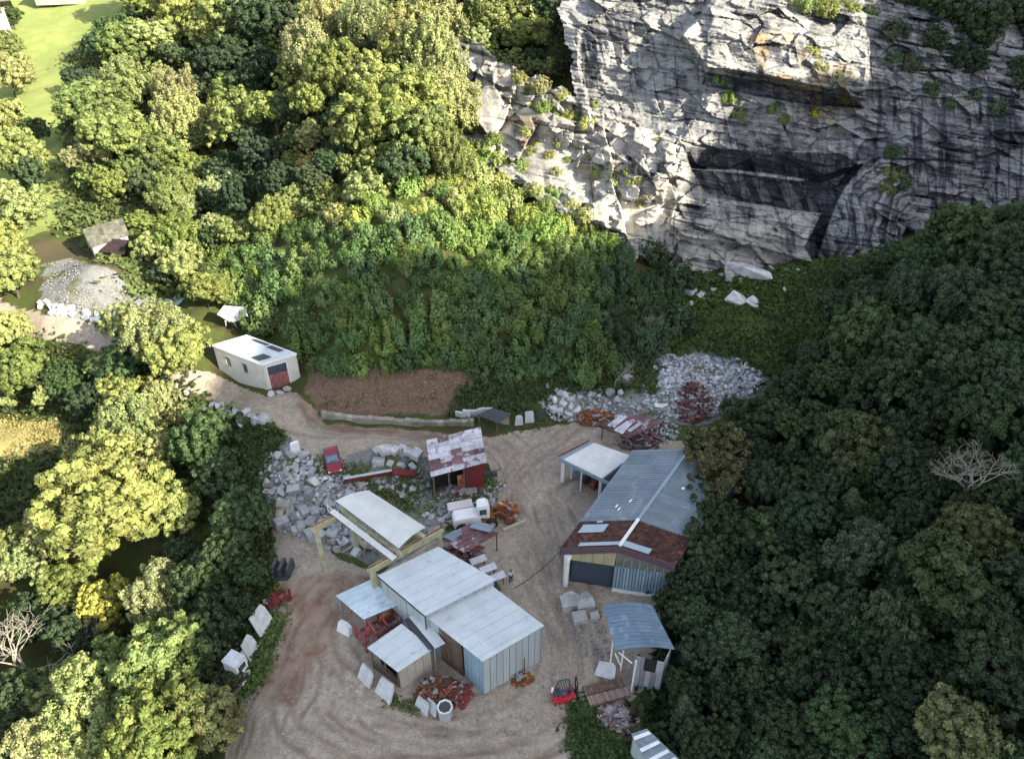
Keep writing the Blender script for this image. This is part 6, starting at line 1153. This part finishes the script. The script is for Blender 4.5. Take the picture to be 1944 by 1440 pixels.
# edge of the rock: dense shrubs hide its rim
fill([(1245,440),(1320,490),(1300,520),(1240,500),(1200,450)], 14, 22, .6, lambda x, y, q: shrub(x, y, q, (.07,.11,.03), 'leafy upright hillside shrub', BS, hk=1.1), 60, 33)
def tufts(name, P, n, h, cols, seed, spread=.5, hk=1.):
    r = np.random.default_rng(seed); xs = [p[0] for p in P]; ys = [p[1] for p in P]; C = []
    while len(C) < n:
        x, y = r.uniform(min(xs), max(xs)), r.uniform(min(ys), max(ys))
        if inpoly(np.array(x), np.array(y), P): g = G(x, y); C.append((g.x, g.y, g.z))
    C = np.repeat(np.array(C), 9, 0); C[:, :2] += r.normal(0, spread, (len(C), 2)); zz = Hn(C[:, 0], C[:, 1]); C[:, 2] = zz+r.uniform(0, h, len(C))
    Nn = r.normal(0, .5, C.shape)+np.array([0, 0, .8]); me = leafmesh(name, C, Nn, h*.75, r.uniform(.1, .9, len(C)), r.uniform(0, 1, len(C))); o = bpy.data.objects.new(name, me); COL.objects.link(o); o.color = (*cols, 1); o['kind'] = 'stuff'; return o
def Hn(x, y):
    i = np.clip(x+200, 0, len(GX)-2); j = np.clip(y, 0, len(GY)-2); a = i.astype(int); b = j.astype(int); u = i-a; v = j-b
    return (GZ[b, a]*(1-u)+GZ[b, a+1]*u)*(1-v)+(GZ[b+1, a]*(1-u)+GZ[b+1, a+1]*u)*v
tufts('undergrowth', [(1250,460),(1320,510),(1420,525),(1500,500),(1680,490),(1640,560),(1570,640),(1500,720),(1440,700),(1400,668),(1270,660),(1230,560)], 3400, .55, (.075,.11,.03), 1)
tufts('undergrowth', [(380,800),(520,810),(545,850),(500,870),(500,1000),(520,1080),(470,1250),(440,1330),(400,1440),(350,1440),(400,1200),(430,900)], 2200, .5, (.06,.085,.03), 2)
tufts('undergrowth', [(950,700),(1080,710),(1250,690),(1240,740),(1130,740),(1040,745),(990,780),(850,795),(880,750),(900,730)], 1000, .4, (.07,.10,.035), 3)
tufts('undergrowth', [(1090,1340),(1140,1380),(1200,1440),(1100,1440)], 500, .4, (.06,.10,.03), 4)
tufts('undergrowth', [(600,870),(700,890),(820,905),(960,910),(900,960),(780,975),(700,930),(600,900)], 420, .3, (.10,.13,.04), 5)
tufts('undergrowth', [(-20,640),(160,690),(330,740),(420,820),(380,1000),(0,1000),(0,880),(140,870),(140,785),(-20,780)], 2100, .6, (.06,.085,.03), 6, 1.)
tufts('undergrowth', [(130,100),(300,-20),(1050,-20),(900,200),(600,350),(400,560),(280,560),(130,430)], 5200, .9, (.10,.13,.045), 7, 1.5)
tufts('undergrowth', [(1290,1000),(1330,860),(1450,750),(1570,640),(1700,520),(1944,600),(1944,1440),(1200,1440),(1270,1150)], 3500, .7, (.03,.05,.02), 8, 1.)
tufts('undergrowth', [(-20,790),(130,795),(125,850),(60,875),(-20,875)], 220, .25, (.30,.27,.10), 15, .4)
tufts('undergrowth', [(480,1140),(520,1110),(545,1180),(500,1290),(470,1330),(455,1240)], 260, .3, (.09,.14,.035), 9, .4)
tufts('undergrowth', [(740,1320),(800,1340),(790,1360),(690,1300)], 60, .2, (.10,.14,.04), 10, .3)
rubble('yard_stones', [(470,1290),(560,1080),(700,1090),(640,1160),(620,1280),(700,1380),(900,1400),(1060,1360),(1090,1440),(430,1440)], 700, .03, .09, mat('yard_stone', (.36,.34,.31), (.22,.2,.18), 2, rnd=.4), seed=13)
rubble('yard_stones', [(930,850),(1060,850),(1060,1050),(1160,1170),(1120,1300),(1060,1350),(1040,1150),(980,1050),(960,950)], 500, .03, .09, mat('yard_stone', (.36,.34,.31)), seed=14)
tufts('undergrowth', [(600,700),(880,705),(880,770),(610,775)], 70, .18, (.09,.11,.04), 12, .25)
rubble('bank_stones', [(600,700),(880,705),(900,775),(610,780)], 260, .04, .14, mat('bank_stone', (.30,.24,.19), (.2,.15,.12), 2, rnd=.4), seed=12)
tufts('undergrowth', [(1140,730),(900,800),(1090,800),(1040,820),(940,825)], 60, .2, (.10,.13,.04), 11, .3)
resolve()
